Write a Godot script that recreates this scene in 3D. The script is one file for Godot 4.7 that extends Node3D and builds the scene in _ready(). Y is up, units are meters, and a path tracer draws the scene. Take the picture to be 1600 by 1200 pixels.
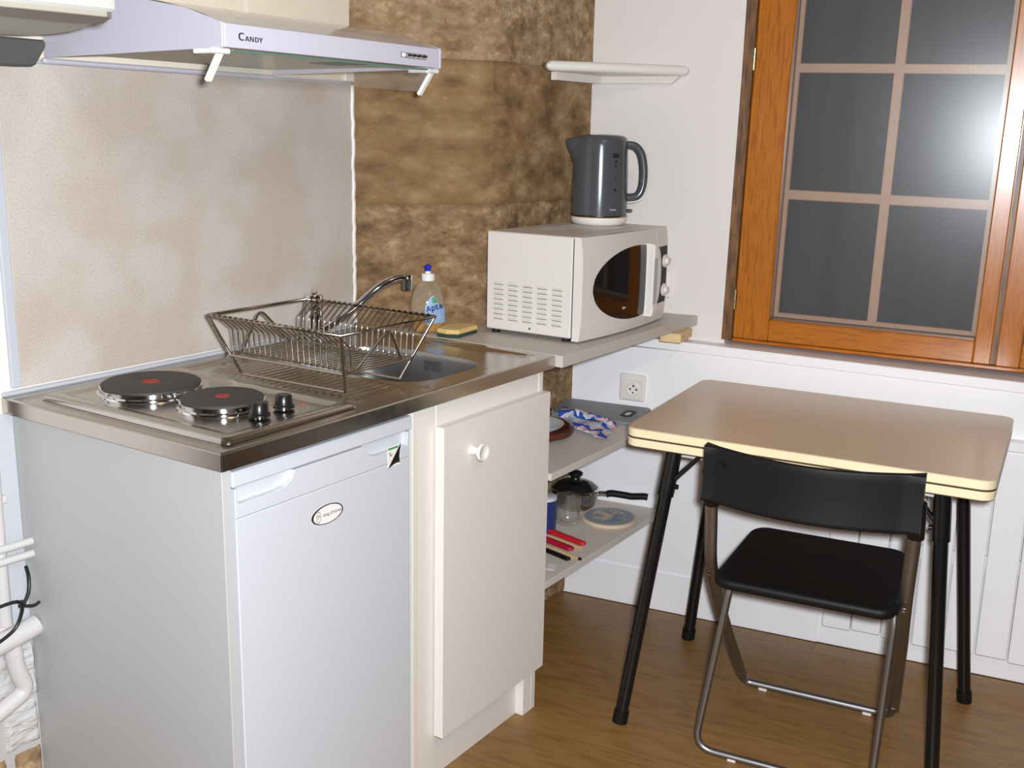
extends Node3D

const YAW := -56.436
const PITCH := -13.0642
const ROLL := 1.1649
const CAM := Vector3(-1.089, 1.3943, 1.863)
const WALL_X := 1.5896
const WALL_A := 9.4019
var TW: Vector3
var NR: Vector3
var WB: Basis
var M := {}
var used := {}
var rng := RandomNumberGenerator.new()

# ------------------------------------------------------------------ mesh builder
class MB:
	var v := PackedVector3Array()
	var n := PackedVector3Array()
	var uv := PackedVector2Array()
	var xf := Transform3D.IDENTITY

	func tri(a: Vector3, b: Vector3, c: Vector3, na: Vector3, nb: Vector3, nc: Vector3, ua := Vector2.ZERO, ub := Vector2.ZERO, uc := Vector2.ZERO) -> void:
		var cr := (b - a).cross(c - a)
		if cr.length_squared() < 1e-18:
			return
		if cr.dot(na + nb + nc) * xf.basis.determinant() > 0.0:
			var t := b
			b = c
			c = t
			t = nb
			nb = nc
			nc = t
			var tu := ub
			ub = uc
			uc = tu
		v.append_array([xf * a, xf * b, xf * c])
		n.append_array([(xf.basis * na).normalized(), (xf.basis * nb).normalized(), (xf.basis * nc).normalized()])
		uv.append_array([ua, ub, uc])

	func quad(a: Vector3, b: Vector3, c: Vector3, d: Vector3, nn: Vector3) -> void:
		tri(a, b, c, nn, nn, nn, Vector2(0, 1), Vector2(1, 1), Vector2(1, 0))
		tri(a, c, d, nn, nn, nn, Vector2(0, 1), Vector2(1, 0), Vector2(0, 0))

	func box(c: Vector3, s: Vector3, bev := 0.0015) -> MB:
		var h := s * 0.5
		var b := minf(bev, minf(h.x, minf(h.y, h.z)) * 0.9)
		var p := func(sx: int, sy: int, sz: int, k: int) -> Vector3:
			var q := Vector3(h.x - b, h.y - b, h.z - b)
			q[k] = h[k]
			return c + Vector3(q.x * sx, q.y * sy, q.z * sz)
		for k in 3:
			var i := (k + 1) % 3
			var j := (k + 2) % 3
			for s0 in [-1, 1]:
				var q := []
				for e in [[-1, -1], [1, -1], [1, 1], [-1, 1]]:
					var sg := [0, 0, 0]
					sg[k] = s0
					sg[i] = e[0]
					sg[j] = e[1]
					q.append(p.call(sg[0], sg[1], sg[2], k))
				var nn := Vector3.ZERO
				nn[k] = s0
				quad(q[0], q[1], q[2], q[3], nn)
			# edges parallel to axis k, between faces i and j
			for si in [-1, 1]:
				for sj in [-1, 1]:
					var sa := [0, 0, 0]
					sa[i] = si
					sa[j] = sj
					var sb := sa.duplicate()
					sa[k] = -1
					sb[k] = 1
					var nn := Vector3.ZERO
					nn[i] = si
					nn[j] = sj
					quad(p.call(sa[0], sa[1], sa[2], i), p.call(sb[0], sb[1], sb[2], i), p.call(sb[0], sb[1], sb[2], j), p.call(sa[0], sa[1], sa[2], j), nn.normalized())
		for sx in [-1, 1]:
			for sy in [-1, 1]:
				for sz in [-1, 1]:
					var nn := Vector3(sx, sy, sz).normalized()
					tri(p.call(sx, sy, sz, 0), p.call(sx, sy, sz, 1), p.call(sx, sy, sz, 2), nn, nn, nn)
		return self

	func bx(x0: float, x1: float, y0: float, y1: float, z0: float, z1: float, bev := 0.0015) -> MB:
		return box(Vector3(x0 + x1, y0 + y1, z0 + z1) * 0.5, Vector3(absf(x1 - x0), absf(y1 - y0), absf(z1 - z0)), bev)

	static func inset(poly: PackedVector2Array, d: float) -> PackedVector2Array:
		var out := PackedVector2Array()
		var m := poly.size()
		var area := 0.0
		for i in m:
			area += poly[i].cross(poly[(i + 1) % m])
		var sg := 1.0 if area > 0 else -1.0
		for i in m:
			var e0 := (poly[i] - poly[(i + m - 1) % m]).normalized()
			var e1 := (poly[(i + 1) % m] - poly[i]).normalized()
			var n0 := Vector2(-e0.y, e0.x) * sg
			var n1 := Vector2(-e1.y, e1.x) * sg
			var k := 1.0 + n0.dot(n1)
			out.append(poly[i] + (n0 + n1) * d / maxf(k, 0.3))
		return out

	# polygon in x,z pulled from y0 to y1
	func prism(poly: PackedVector2Array, y0: float, y1: float, bev := 0.0, smooth := false) -> MB:
		var m := poly.size()
		var area := 0.0
		for i in m:
			area += poly[i].cross(poly[(i + 1) % m])
		var sg := 1.0 if area > 0 else -1.0
		var ins := inset(poly, bev) if bev > 0 else poly
		var idx := Geometry2D.triangulate_polygon(ins)
		for k in idx.size() / 3:
			var a := ins[idx[3 * k]]
			var b := ins[idx[3 * k + 1]]
			var c := ins[idx[3 * k + 2]]
			tri(Vector3(a.x, y1, a.y), Vector3(b.x, y1, b.y), Vector3(c.x, y1, c.y), Vector3.UP, Vector3.UP, Vector3.UP, a, b, c)
			tri(Vector3(a.x, y0, a.y), Vector3(b.x, y0, b.y), Vector3(c.x, y0, c.y), Vector3.DOWN, Vector3.DOWN, Vector3.DOWN, a, b, c)
		var fn := []
		for i in m:
			var e := (poly[(i + 1) % m] - poly[i]).normalized()
			fn.append(Vector3(e.y * sg, 0, -e.x * sg))
		for i in m:
			var j := (i + 1) % m
			var na: Vector3 = fn[i]
			var nb: Vector3 = fn[i]
			if smooth:
				if fn[i].dot(fn[(i + m - 1) % m]) > 0.75:
					na = (fn[i] + fn[(i + m - 1) % m]).normalized()
				if fn[i].dot(fn[j]) > 0.75:
					nb = (fn[i] + fn[j]).normalized()
			var a0 := Vector3(poly[i].x, y0 + bev, poly[i].y)
			var b0 := Vector3(poly[j].x, y0 + bev, poly[j].y)
			var a1 := Vector3(poly[i].x, y1 - bev, poly[i].y)
			var b1 := Vector3(poly[j].x, y1 - bev, poly[j].y)
			tri(a0, b0, b1, na, nb, nb)
			tri(a0, b1, a1, na, nb, na)
			if bev > 0:
				for s in [[y0, a0, b0, Vector3.DOWN], [y1, a1, b1, Vector3.UP]]:
					var ai := Vector3(ins[i].x, s[0], ins[i].y)
					var bi := Vector3(ins[j].x, s[0], ins[j].y)
					var ma: Vector3 = (na + s[3]).normalized()
					var mb: Vector3 = (nb + s[3]).normalized()
					tri(s[1], s[2], bi, ma, mb, mb)
					tri(s[1], bi, ai, ma, mb, ma)
		return self

	func tube(pts: Array, r: float, seg := 10, closed := false, caps := true, flat := Vector2.ONE, ref := Vector3.ZERO) -> MB:
		var m := pts.size()
		var rings := []
		var norms := []
		var t0: Vector3 = (pts[1] - pts[0]).normalized()
		var up := Vector3.UP if absf(t0.y) < 0.9 else Vector3.RIGHT
		if ref != Vector3.ZERO:
			up = ref
		var side := t0.cross(up).normalized()
		for i in m:
			var ta: Vector3 = (pts[i] - pts[(i + m - 1) % m]).normalized() if i > 0 or closed else t0
			var tb: Vector3 = (pts[(i + 1) % m] - pts[i]).normalized() if i < m - 1 or closed else ta
			var t := (ta + tb).normalized()
			side = (side - t * side.dot(t)).normalized()
			var bn := side.cross(t).normalized()
			var k := 1.0 / maxf(t.dot(ta), 0.5)
			var ring := []
			var nr := []
			for s in seg:
				var a := TAU * s / seg
				var d := side * cos(a) * flat.x + bn * sin(a) * flat.y
				ring.append(pts[i] + d * r * (k if absf(sin(a)) > 2.0 else 1.0))
				nr.append((side * cos(a) / flat.x + bn * sin(a) / flat.y).normalized())
			rings.append(ring)
			norms.append(nr)
		var last := m if closed else m - 1
		for i in last:
			var j := (i + 1) % m
			for s in seg:
				var q := (s + 1) % seg
				tri(rings[i][s], rings[i][q], rings[j][q], norms[i][s], norms[i][q], norms[j][q])
				tri(rings[i][s], rings[j][q], rings[j][s], norms[i][s], norms[j][q], norms[j][s])
		if caps and not closed:
			for e in [[0, -(pts[1] - pts[0]).normalized()], [m - 1, (pts[m - 1] - pts[m - 2]).normalized()]]:
				for s in seg:
					tri(pts[e[0]], rings[e[0]][s], rings[e[0]][(s + 1) % seg], e[1], e[1], e[1])
		return self

	# profile of Vector2(radius, height)
	func lathe(prof: Array, seg := 32, at := Vector3.ZERO, sx := 1.0, sz := 1.0) -> MB:
		var m := prof.size()
		var sn := []
		for i in m - 1:
			var d: Vector2 = (prof[i + 1] - prof[i]).normalized()
			sn.append(Vector2(d.y, -d.x))
		for i in m - 1:
			var na: Vector2 = sn[i]
			var nb: Vector2 = sn[i]
			if i > 0 and sn[i].dot(sn[i - 1]) > 0.72:
				na = (sn[i] + sn[i - 1]).normalized()
			if i < m - 2 and sn[i].dot(sn[i + 1]) > 0.72:
				nb = (sn[i] + sn[i + 1]).normalized()
			for s in seg:
				var a := TAU * s / seg
				var b := TAU * (s + 1) / seg
				var ca := Vector3(cos(a) * sx, 0, sin(a) * sz)
				var cb := Vector3(cos(b) * sx, 0, sin(b) * sz)
				var ea := Vector3(cos(a) / sx, 0, sin(a) / sz).normalized()
				var eb := Vector3(cos(b) / sx, 0, sin(b) / sz).normalized()
				var p: Vector2 = prof[i]
				var q: Vector2 = prof[i + 1]
				var pa := at + ca * p.x + Vector3.UP * p.y
				var pb := at + cb * p.x + Vector3.UP * p.y
				var qa := at + ca * q.x + Vector3.UP * q.y
				var qb := at + cb * q.x + Vector3.UP * q.y
				var u := Vector3.UP
				tri(pa, pb, qb, ea * na.x + u * na.y, eb * na.x + u * na.y, eb * nb.x + u * nb.y)
				tri(pa, qb, qa, ea * na.x + u * na.y, eb * nb.x + u * nb.y, ea * nb.x + u * nb.y)
		return self

	# grid of points pts[i][j], smooth; facing: a direction on the outer side
	func sheet(pts: Array, facing: Vector3, wrap := false) -> MB:
		var nu := pts.size()
		var nv: int = pts[0].size()
		var nm := []
		for i in nu:
			var row := []
			for j in nv:
				var i0 := maxi(i - 1, 0)
				var i1 := mini(i + 1, nu - 1)
				var j0 := (j - 1 + nv) % nv if wrap else maxi(j - 1, 0)
				var j1 := (j + 1) % nv if wrap else mini(j + 1, nv - 1)
				var q: Vector3 = (pts[i1][j] - pts[i0][j]).cross(pts[i][j1] - pts[i][j0])
				row.append(q.normalized() if q.length_squared() > 1e-20 else facing)
			nm.append(row)
		var sum := Vector3.ZERO
		for r in nm:
			for q in r:
				sum += q
		var sg := -1.0 if sum.dot(facing) < 0 else 1.0
		for i in nu - 1:
			for j in (nv if wrap else nv - 1):
				var k := (j + 1) % nv
				var u0 := Vector2(float(i) / (nu - 1), float(j) / (nv - 1))
				var u1 := Vector2(float(i + 1) / (nu - 1), float(j) / (nv - 1))
				var u2 := Vector2(float(i + 1) / (nu - 1), float(j + 1) / (nv - 1))
				var u3 := Vector2(float(i) / (nu - 1), float(j + 1) / (nv - 1))
				tri(pts[i][j], pts[i + 1][j], pts[i + 1][k], nm[i][j] * sg, nm[i + 1][j] * sg, nm[i + 1][k] * sg, u0, u1, u2)
				tri(pts[i][j], pts[i + 1][k], pts[i][k], nm[i][j] * sg, nm[i + 1][k] * sg, nm[i][k] * sg, u0, u2, u3)
		return self

	func mesh() -> ArrayMesh:
		var a := []
		a.resize(Mesh.ARRAY_MAX)
		a[Mesh.ARRAY_VERTEX] = v
		a[Mesh.ARRAY_NORMAL] = n
		a[Mesh.ARRAY_TEX_UV] = uv
		var m := ArrayMesh.new()
		m.add_surface_from_arrays(Mesh.PRIMITIVE_TRIANGLES, a)
		return m


func mb() -> MB:
	return MB.new()


func fillet(pts: Array, r: float, k := 6) -> Array:
	var out := [pts[0]]
	for i in range(1, pts.size() - 1):
		var a: Vector3 = pts[i - 1]
		var b: Vector3 = pts[i]
		var c: Vector3 = pts[i + 1]
		var d := minf(r, minf((a - b).length(), (c - b).length()) * 0.49)
		var p := b + (a - b).normalized() * d
		var q := b + (c - b).normalized() * d
		for s in k + 1:
			var t := float(s) / k
			out.append(p.lerp(b, t).lerp(b.lerp(q, t), t))
	out.append(pts[-1])
	return out


func smooth_path(pts: Array, k := 8) -> Array:
	var c := Curve3D.new()
	for i in pts.size():
		var a: Vector3 = pts[maxi(i - 1, 0)]
		var b: Vector3 = pts[mini(i + 1, pts.size() - 1)]
		var t := (b - a) / 6.0
		c.add_point(pts[i], -t, t)
	var out := []
	for i in pts.size() - 1:
		for s in k:
			out.append(c.sample(i, float(s) / k))
	out.append(pts[-1])
	return out


func rrect(x0: float, x1: float, z0: float, z1: float, r: float, k := 5) -> PackedVector2Array:
	var out := PackedVector2Array()
	for c in [[x1 - r, z1 - r, 0.0], [x0 + r, z1 - r, PI / 2], [x0 + r, z0 + r, PI], [x1 - r, z0 + r, PI * 1.5]]:
		for i in k + 1:
			var a: float = c[2] + PI / 2 * i / k
			out.append(Vector2(c[0] + cos(a) * r, c[1] + sin(a) * r))
	return out


# ------------------------------------------------------------------ scene helpers
func numbered(called: String) -> String:
	var k: int = used.get(called, 0)
	used[called] = k + 1
	return called if k == 0 else "%s_%03d" % [called, k]


func tag(o: Node3D, label: String, category: String, group := "") -> Node3D:
	o.set_meta("label", label)
	o.set_meta("category", category)
	if group:
		o.set_meta("group", group)
	return o


func thing(called: String, label: String, category: String, t := Transform3D.IDENTITY, group := "") -> Node3D:
	var o := Node3D.new()
	o.name = numbered(called)
	o.transform = t
	add_child(o)
	return tag(o, label, category, group)


func part(called: String, b: MB, m: Material, parent: Node) -> MeshInstance3D:
	return partm(called, b.mesh(), m, parent)


func partm(called: String, me: Mesh, m: Material, parent: Node) -> MeshInstance3D:
	var o := MeshInstance3D.new()
	o.name = called
	o.mesh = me
	o.material_override = m
	parent.add_child(o, true)
	return o


func single(called: String, b: MB, m: Material, label: String, category: String, t := Transform3D.IDENTITY, group := "") -> MeshInstance3D:
	var o := part(numbered(called), b, m, self)
	o.transform = t
	tag(o, label, category, group)
	return o


func struct(called: String, b: MB, m: Material, label: String, t := Transform3D.IDENTITY) -> MeshInstance3D:
	var o := part(called, b, m, self)
	o.transform = t
	o.set_meta("kind", "structure")
	o.set_meta("label", label)
	return o


func wall(s: float, y: float, off := 0.0) -> Vector3:
	return Vector3(WALL_X, 0, 0) + TW * s + NR * off + Vector3(0, y, 0)


func wall_xf(s := 0.0, y := 0.0, off := 0.0, tilt := 0.0, turn := 0.0) -> Transform3D:
	return Transform3D(WB * Basis(Vector3.UP, deg_to_rad(turn)) * Basis(Vector3(0, 0, 1), deg_to_rad(tilt)), wall(s, y, off))


func text(s: String, h: float, font := "Droid Sans", weight := 400, italic := false) -> TextMesh:
	var f := SystemFont.new()
	f.font_names = PackedStringArray([font])
	f.font_weight = weight
	f.font_italic = italic
	var t := TextMesh.new()
	t.text = s
	t.font = f
	t.font_size = 48
	t.pixel_size = h / 48.0 * 1.37
	t.depth = 0.0006
	t.curve_step = 1.0
	return t


func put_text(called: String, s: String, h: float, m: Material, parent: Node, at: Vector3, basis := Basis.IDENTITY, font := "Droid Sans", weight := 400) -> MeshInstance3D:
	var o := MeshInstance3D.new()
	o.name = called
	o.mesh = text(s, h, font, weight)
	o.material_override = m
	o.transform = Transform3D(basis, at)
	parent.add_child(o, true)
	return o


# ------------------------------------------------------------------ materials
func mat(c: Color, rough := 0.5, metal := 0.0, spec := 0.5) -> StandardMaterial3D:
	var m := StandardMaterial3D.new()
	m.albedo_color = c
	m.roughness = rough
	m.metallic = metal
	m.metallic_specular = spec
	return m


func noise_tex(freq: float, ramp: Array, oct := 4, sd := 1, kind := FastNoiseLite.TYPE_SIMPLEX_SMOOTH, size := 512, warp := 0.0, gain := 0.5) -> NoiseTexture2D:
	var f := FastNoiseLite.new()
	f.seed = sd
	f.noise_type = kind
	f.frequency = freq
	f.fractal_octaves = oct
	f.fractal_gain = gain
	if warp > 0:
		f.domain_warp_enabled = true
		f.domain_warp_amplitude = warp
		f.domain_warp_frequency = freq * 1.5
	var t := NoiseTexture2D.new()
	t.width = size
	t.height = size
	t.seamless = true
	t.noise = f
	if ramp.size():
		var g := Gradient.new()
		var off := PackedFloat32Array()
		var col := PackedColorArray()
		for r in ramp:
			off.append(r[0])
			col.append(r[1])
		g.offsets = off
		g.colors = col
		t.color_ramp = g
	return t


func tri_tex(m: StandardMaterial3D, t: Texture2D, sc: Vector3, world := false) -> StandardMaterial3D:
	m.albedo_texture = t
	m.uv1_triplanar = true
	m.uv1_world_triplanar = world
	m.uv1_scale = sc
	return m


func bump(m: StandardMaterial3D, t: Texture2D, cm: float) -> void:
	m.heightmap_enabled = true
	m.heightmap_texture = t
	m.heightmap_scale = cm


func detail(m: StandardMaterial3D, t: Texture2D, sc: Vector3) -> void:
	m.detail_enabled = true
	m.detail_albedo = t
	m.detail_blend_mode = BaseMaterial3D.BLEND_MODE_MUL
	m.detail_uv_layer = BaseMaterial3D.DETAIL_UV_2
	m.uv2_triplanar = true
	m.uv2_scale = sc


func clear_mat(c: Color, a: float, rough := 0.03) -> StandardMaterial3D:
	var m := mat(Color(c.r, c.g, c.b, a), rough)
	m.transparency = BaseMaterial3D.TRANSPARENCY_ALPHA
	return m


func c8(r: int, g: int, b: int) -> Color:
	return Color(r / 255.0, g / 255.0, b / 255.0)


func make_materials() -> void:
	M.paint = mat(c8(226, 219, 215), 0.6)
	bump(M.paint, noise_tex(0.02, [], 4, 9), 0.03)
	M.paint.uv1_triplanar = true
	M.paint.uv1_scale = Vector3.ONE * 3.0
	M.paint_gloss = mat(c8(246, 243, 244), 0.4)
	M.room = mat(c8(176, 168, 160), 0.8)
	M.room_dark = mat(c8(112, 100, 88), 0.8)
	M.cream = mat(c8(232, 220, 200), 0.55)
	bump(M.cream, noise_tex(0.012, [], 4, 19), 0.15)
	M.cream.uv1_triplanar = true
	M.cream.uv1_scale = Vector3(1.5, 4, 4)
	M.white = mat(c8(228, 220, 212), 0.4)
	M.white_edge = mat(c8(224, 217, 206), 0.5)
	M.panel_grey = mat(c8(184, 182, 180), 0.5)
	M.fridge = mat(c8(200, 200, 205), 0.35)
	bump(M.fridge, noise_tex(0.08, [], 3, 29), 0.012)
	M.fridge.uv1_triplanar = true
	M.fridge.uv1_scale = Vector3.ONE * 4.0
	M.fridge_grey = mat(c8(176, 172, 180), 0.5)
	M.gap = mat(c8(60, 58, 58), 0.8)
	M.hood = mat(c8(196, 192, 204), 0.3)
	M.filter = mat(c8(170, 158, 138), 0.45, 0.3)
	M.grey_strip = mat(c8(190, 192, 198), 0.4)
	var sp := noise_tex(0.12, [[0.2, c8(188, 177, 167)], [0.5, c8(197, 187, 178)], [0.8, c8(205, 197, 189)]], 3, 3, FastNoiseLite.TYPE_SIMPLEX_SMOOTH, 512, 0.0, 0.8)
	M.splash = tri_tex(mat(Color.WHITE, 0.45), sp, Vector3.ONE * 3.0)
	detail(M.splash, noise_tex(0.006, [[0.3, c8(246, 240, 234)], [0.7, Color.WHITE]], 3, 33), Vector3.ONE * 1.2)
	# steel
	M.steel = mat(c8(190, 184, 176), 0.24, 1.0)
	M.bowl = mat(c8(186, 186, 186), 0.36, 1.0)
	M.steel.roughness_texture = noise_tex(0.02, [[0.2, Color(0.8, 0.8, 0.8)], [0.8, Color(1, 1, 1)]], 4, 5)
	M.steel.uv1_triplanar = true
	M.steel.uv1_scale = Vector3.ONE * 3.0
	M.chrome = mat(c8(225, 226, 228), 0.06, 1.0)
	M.wire = mat(c8(192, 184, 172), 0.18, 1.0)
	M.tube = mat(c8(150, 147, 145), 0.42, 1.0)
	M.iron = mat(c8(62, 58, 55), 0.6)
	bump(M.iron, noise_tex(0.06, [], 3, 8), 0.02)
	M.iron.uv1_triplanar = true
	M.iron.uv1_scale = Vector3.ONE * 8.0
	M.red_dot = mat(c8(164, 58, 44), 0.7)
	M.black = mat(c8(26, 25, 25), 0.3)
	M.black_soft = mat(c8(20, 18, 17), 0.5, 0.0, 0.35)
	bump(M.black_soft, noise_tex(0.15, [], 2, 12), 0.008)
	M.black_soft.uv1_triplanar = true
	M.black_soft.uv1_scale = Vector3.ONE * 8.0
	M.leg_black = mat(c8(18, 17, 17), 0.3)
	# window wood
	var wd := noise_tex(0.012, [[0.2, c8(158, 88, 14)], [0.45, c8(178, 103, 20)], [0.6, c8(184, 109, 24)], [0.85, c8(168, 95, 18)]], 5, 41)
	M.wood = tri_tex(mat(Color.WHITE, 0.28), wd, Vector3(14, 1.2, 14))
	M.wood_h = tri_tex(mat(Color.WHITE, 0.28), wd, Vector3(1.2, 14, 14))
	for m in [M.wood, M.wood_h]:
		m.clearcoat_enabled = true
		m.clearcoat = 0.25
		m.clearcoat_roughness = 0.14
	var wdd := noise_tex(0.012, [[0.2, c8(84, 56, 34)], [0.5, c8(112, 76, 44)], [0.85, c8(136, 92, 52)]], 5, 43)
	M.wood_dark = tri_tex(mat(Color.WHITE, 0.4), wdd, Vector3(10, 1.5, 10))
	M.lattice = mat(c8(176, 140, 112), 0.5)
	M.glass = clear_mat(c8(214, 213, 214), 0.028, 0.25)
	M.glass.metallic_specular = 0.29
	M.curtain = mat(c8(58, 59, 62), 0.9)
	bump(M.curtain, noise_tex(0.05, [], 2, 14), 0.03)
	M.curtain.uv1_triplanar = true
	M.curtain.uv1_scale = Vector3(30, 6, 30)
	# floor boards, three tones
	var k := 0
	for t in [[0, 0, 0], [4, 3, 2], [-3, -2, -2]]:
		var fl := noise_tex(0.01, [[0.15, c8(126 + t[0], 90 + t[1], 46 + t[2])], [0.42, c8(137 + t[0], 100 + t[1], 54 + t[2])], [0.6, c8(143 + t[0], 106 + t[1], 60 + t[2])], [0.85, c8(130 + t[0], 94 + t[1], 49 + t[2])]], 5, 50 + k, FastNoiseLite.TYPE_SIMPLEX_SMOOTH, 512, 18.0)
		M["floor%d" % k] = tri_tex(mat(Color.WHITE, 0.42), fl, Vector3(0.9, 6, 6))
		k += 1
	# stone courses
	var tones := [
		[c8(122, 96, 66), c8(166, 134, 98), c8(192, 162, 126), c8(218, 196, 166)],
		[c8(118, 90, 58), c8(156, 122, 82), c8(172, 138, 98), c8(200, 170, 130)],
		[c8(104, 80, 54), c8(152, 120, 84), c8(172, 140, 103), c8(206, 181, 149)]]
	for i in 3:
		var t: Array = tones[i]
		var st := noise_tex([0.009, 0.0055, 0.008][i], [[0.12, t[0]], [0.40, t[1]], [0.60, t[2]], [0.88, t[3]]], 6, 60 + i, FastNoiseLite.TYPE_SIMPLEX_SMOOTH, 1024, [30.0, 22.0, 34.0][i], [0.62, 0.56, 0.62][i])
		var m := tri_tex(mat(Color.WHITE, 0.9), st, Vector3(1.5, [1.5, 2.0, 1.6][i], 1.5))
		var lo: float = [0.10, 0.05, 0.13][i]
		var hi: float = [0.74, 0.84, 0.72][i]
		var cr := noise_tex(0.011, [[0.0, c8(96, 80, 64)], [lo, c8(150, 136, 122)], [lo + 0.14, c8(214, 212, 208)], [hi - 0.08, c8(214, 212, 208)], [hi, c8(255, 252, 246)], [1.0, Color.WHITE]], 6, 70 + i, FastNoiseLite.TYPE_SIMPLEX, 1024, 46.0, 0.62)
		detail(m, cr, Vector3(2.3, 2.7, 2.3))
		bump(m, noise_tex(0.02, [], 6, 80 + i, FastNoiseLite.TYPE_SIMPLEX_SMOOTH, 1024, 10.0, 0.68), [0.22, 0.12, 0.22][i])
		M["stone%d" % i] = m
	M.mortar = mat(c8(150, 124, 92), 0.95)
	M.limewash = mat(c8(184, 181, 178), 0.85)
	M.stone_white = mat(c8(200, 197, 194), 0.7)
	bump(M.stone_white, noise_tex(0.02, [], 5, 91), 0.5)
	M.stone_white.uv1_triplanar = true
	M.stone_white.uv1_scale = Vector3(2, 5, 2)
	M.pipe = mat(c8(204, 200, 197), 0.45)
	M.laminate = mat(c8(196, 188, 179), 0.4)
	bump(M.laminate, noise_tex(0.2, [], 2, 22), 0.006)
	M.laminate.uv1_triplanar = true
	M.laminate.uv1_scale = Vector3.ONE * 6.0
	M.shelf = mat(c8(212, 204, 194), 0.45)
	M.table_top = tri_tex(mat(Color.WHITE, 0.3), noise_tex(0.2, [[0.3, c8(204, 177, 147)], [0.7, c8(213, 188, 159)]], 3, 24), Vector3.ONE * 4.0)
	M.cream_edge = mat(c8(236, 222, 182), 0.45)
	M.brown_line = mat(c8(84, 58, 42), 0.5)
	M.apron = mat(c8(206, 204, 200), 0.4)
	M.mw = mat(c8(222, 215, 208), 0.35)
	M.mw_glass = mat(c8(22, 17, 15), 0.06)
	M.louvre_shade_grey = mat(c8(138, 134, 130), 0.6)
	M.kettle = mat(c8(78, 80, 83), 0.16)
	M.kettle_dark = mat(c8(46, 47, 50), 0.2)
	M.white_gloss = mat(c8(234, 228, 222), 0.3)
	M.print_grey = mat(c8(120, 116, 122), 0.4)
	M.print_dark = mat(c8(66, 62, 72), 0.4)
	M.print_light = mat(c8(206, 206, 206), 0.4)
	M.appl = mat(c8(182, 181, 174), 0.5)
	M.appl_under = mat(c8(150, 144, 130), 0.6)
	M.appl_panel = mat(c8(190, 190, 180), 0.6)
	M.dark_grey = mat(c8(80, 78, 76), 0.6)
	M.brass = mat(c8(210, 190, 140), 0.25, 1.0)
	M.bottle = clear_mat(c8(216, 200, 172), 0.16, 0.05)
	M.liquid = clear_mat(c8(196, 138, 10), 0.66, 0.05)
	M.sponge = mat(c8(222, 190, 124), 0.95)
	bump(M.sponge, noise_tex(0.1, [], 3, 26), 0.12)
	M.sponge.uv1_triplanar = true
	M.sponge.uv1_scale = Vector3.ONE * 8.0
	M.scour = mat(c8(40, 62, 54), 0.95)
	M.blue = mat(c8(36, 44, 170), 0.35)
	M.label_blue = mat(c8(138, 166, 202), 0.4)
	M.label_green = mat(c8(64, 150, 84), 0.4)
	M.label_white = mat(c8(222, 222, 226), 0.4)
	M.print_navy = mat(c8(30, 40, 120), 0.4)
	M.board = mat(c8(126, 128, 130), 0.5)
	M.brown_china = mat(c8(84, 40, 28), 0.25)
	M.white_china = mat(c8(222, 222, 222), 0.2)
	M.pan = mat(c8(188, 182, 174), 0.14, 1.0)
	M.tumbler = clear_mat(c8(236, 240, 240), 0.01, 0.03)
	M.red = mat(c8(206, 36, 40), 0.35)
	M.red_deep = mat(c8(172, 26, 52), 0.35)
	M.pale_wood = mat(c8(214, 178, 128), 0.6)
	M.beige_wood = mat(c8(226, 196, 146), 0.6)
	M.trivet_wood = mat(c8(222, 196, 168), 0.6)
	M.navy_can = mat(c8(38, 52, 112), 0.35)


# ------------------------------------------------------------------ build
func _ready() -> void:
	rng.seed = 7
	var a := deg_to_rad(WALL_A)
	TW = Vector3(sin(a), 0, cos(a))
	NR = Vector3(-cos(a), 0, sin(a))
	WB = Basis(TW, Vector3.UP, NR)

	var cam := Camera3D.new()
	cam.name = "camera"
	cam.fov = rad_to_deg(2.0 * atan(600.0 / 1680.5454))
	cam.near = 0.05
	cam.far = 50.0
	var cb := Basis(Vector3.UP, deg_to_rad(YAW)) * Basis(Vector3.RIGHT, deg_to_rad(PITCH)) * Basis(Vector3(0, 0, 1), deg_to_rad(ROLL))
	cam.transform = Transform3D(cb, CAM)
	add_child(cam)
	cam.current = true

	var we := WorldEnvironment.new()
	we.name = "environment"
	var env := Environment.new()
	env.background_mode = Environment.BG_COLOR
	env.background_color = Color(0.10, 0.11, 0.13)
	env.tonemap_mode = Environment.TONE_MAPPER_LINEAR
	env.tonemap_exposure = 1.3
	env.sdfgi_enabled = true
	env.ssao_enabled = true
	env.ssil_enabled = true
	we.environment = env
	add_child(we)

	# the photographer's flash, beside the lens
	var fl := SpotLight3D.new()
	fl.name = "camera_flash"
	fl.light_color = Color(0.95, 0.975, 1.0)
	fl.light_energy = 5.4
	fl.light_size = 0.03
	fl.spot_range = 12.0
	fl.spot_attenuation = 2.0
	fl.spot_angle = 42.0
	fl.spot_angle_attenuation = 0.35
	fl.shadow_enabled = true
	fl.transform = Transform3D(cb, CAM + cb * Vector3(0.05, 0.035, 0.0))
	add_child(fl)

	make_materials()
	ceiling_lamp(Vector3(-0.55, 2.42, 2.35))
	room()
	stone_pier()
	window()
	wall_fittings()
	pipes()
	worktop()
	hob()
	fridge()
	cabinet()
	hood()
	appliance()
	dish_rack()
	tap()
	bottle_and_sponge()
	shelves()
	microwave()
	kettle()
	shelf_items()
	table()
	chair()


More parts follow.
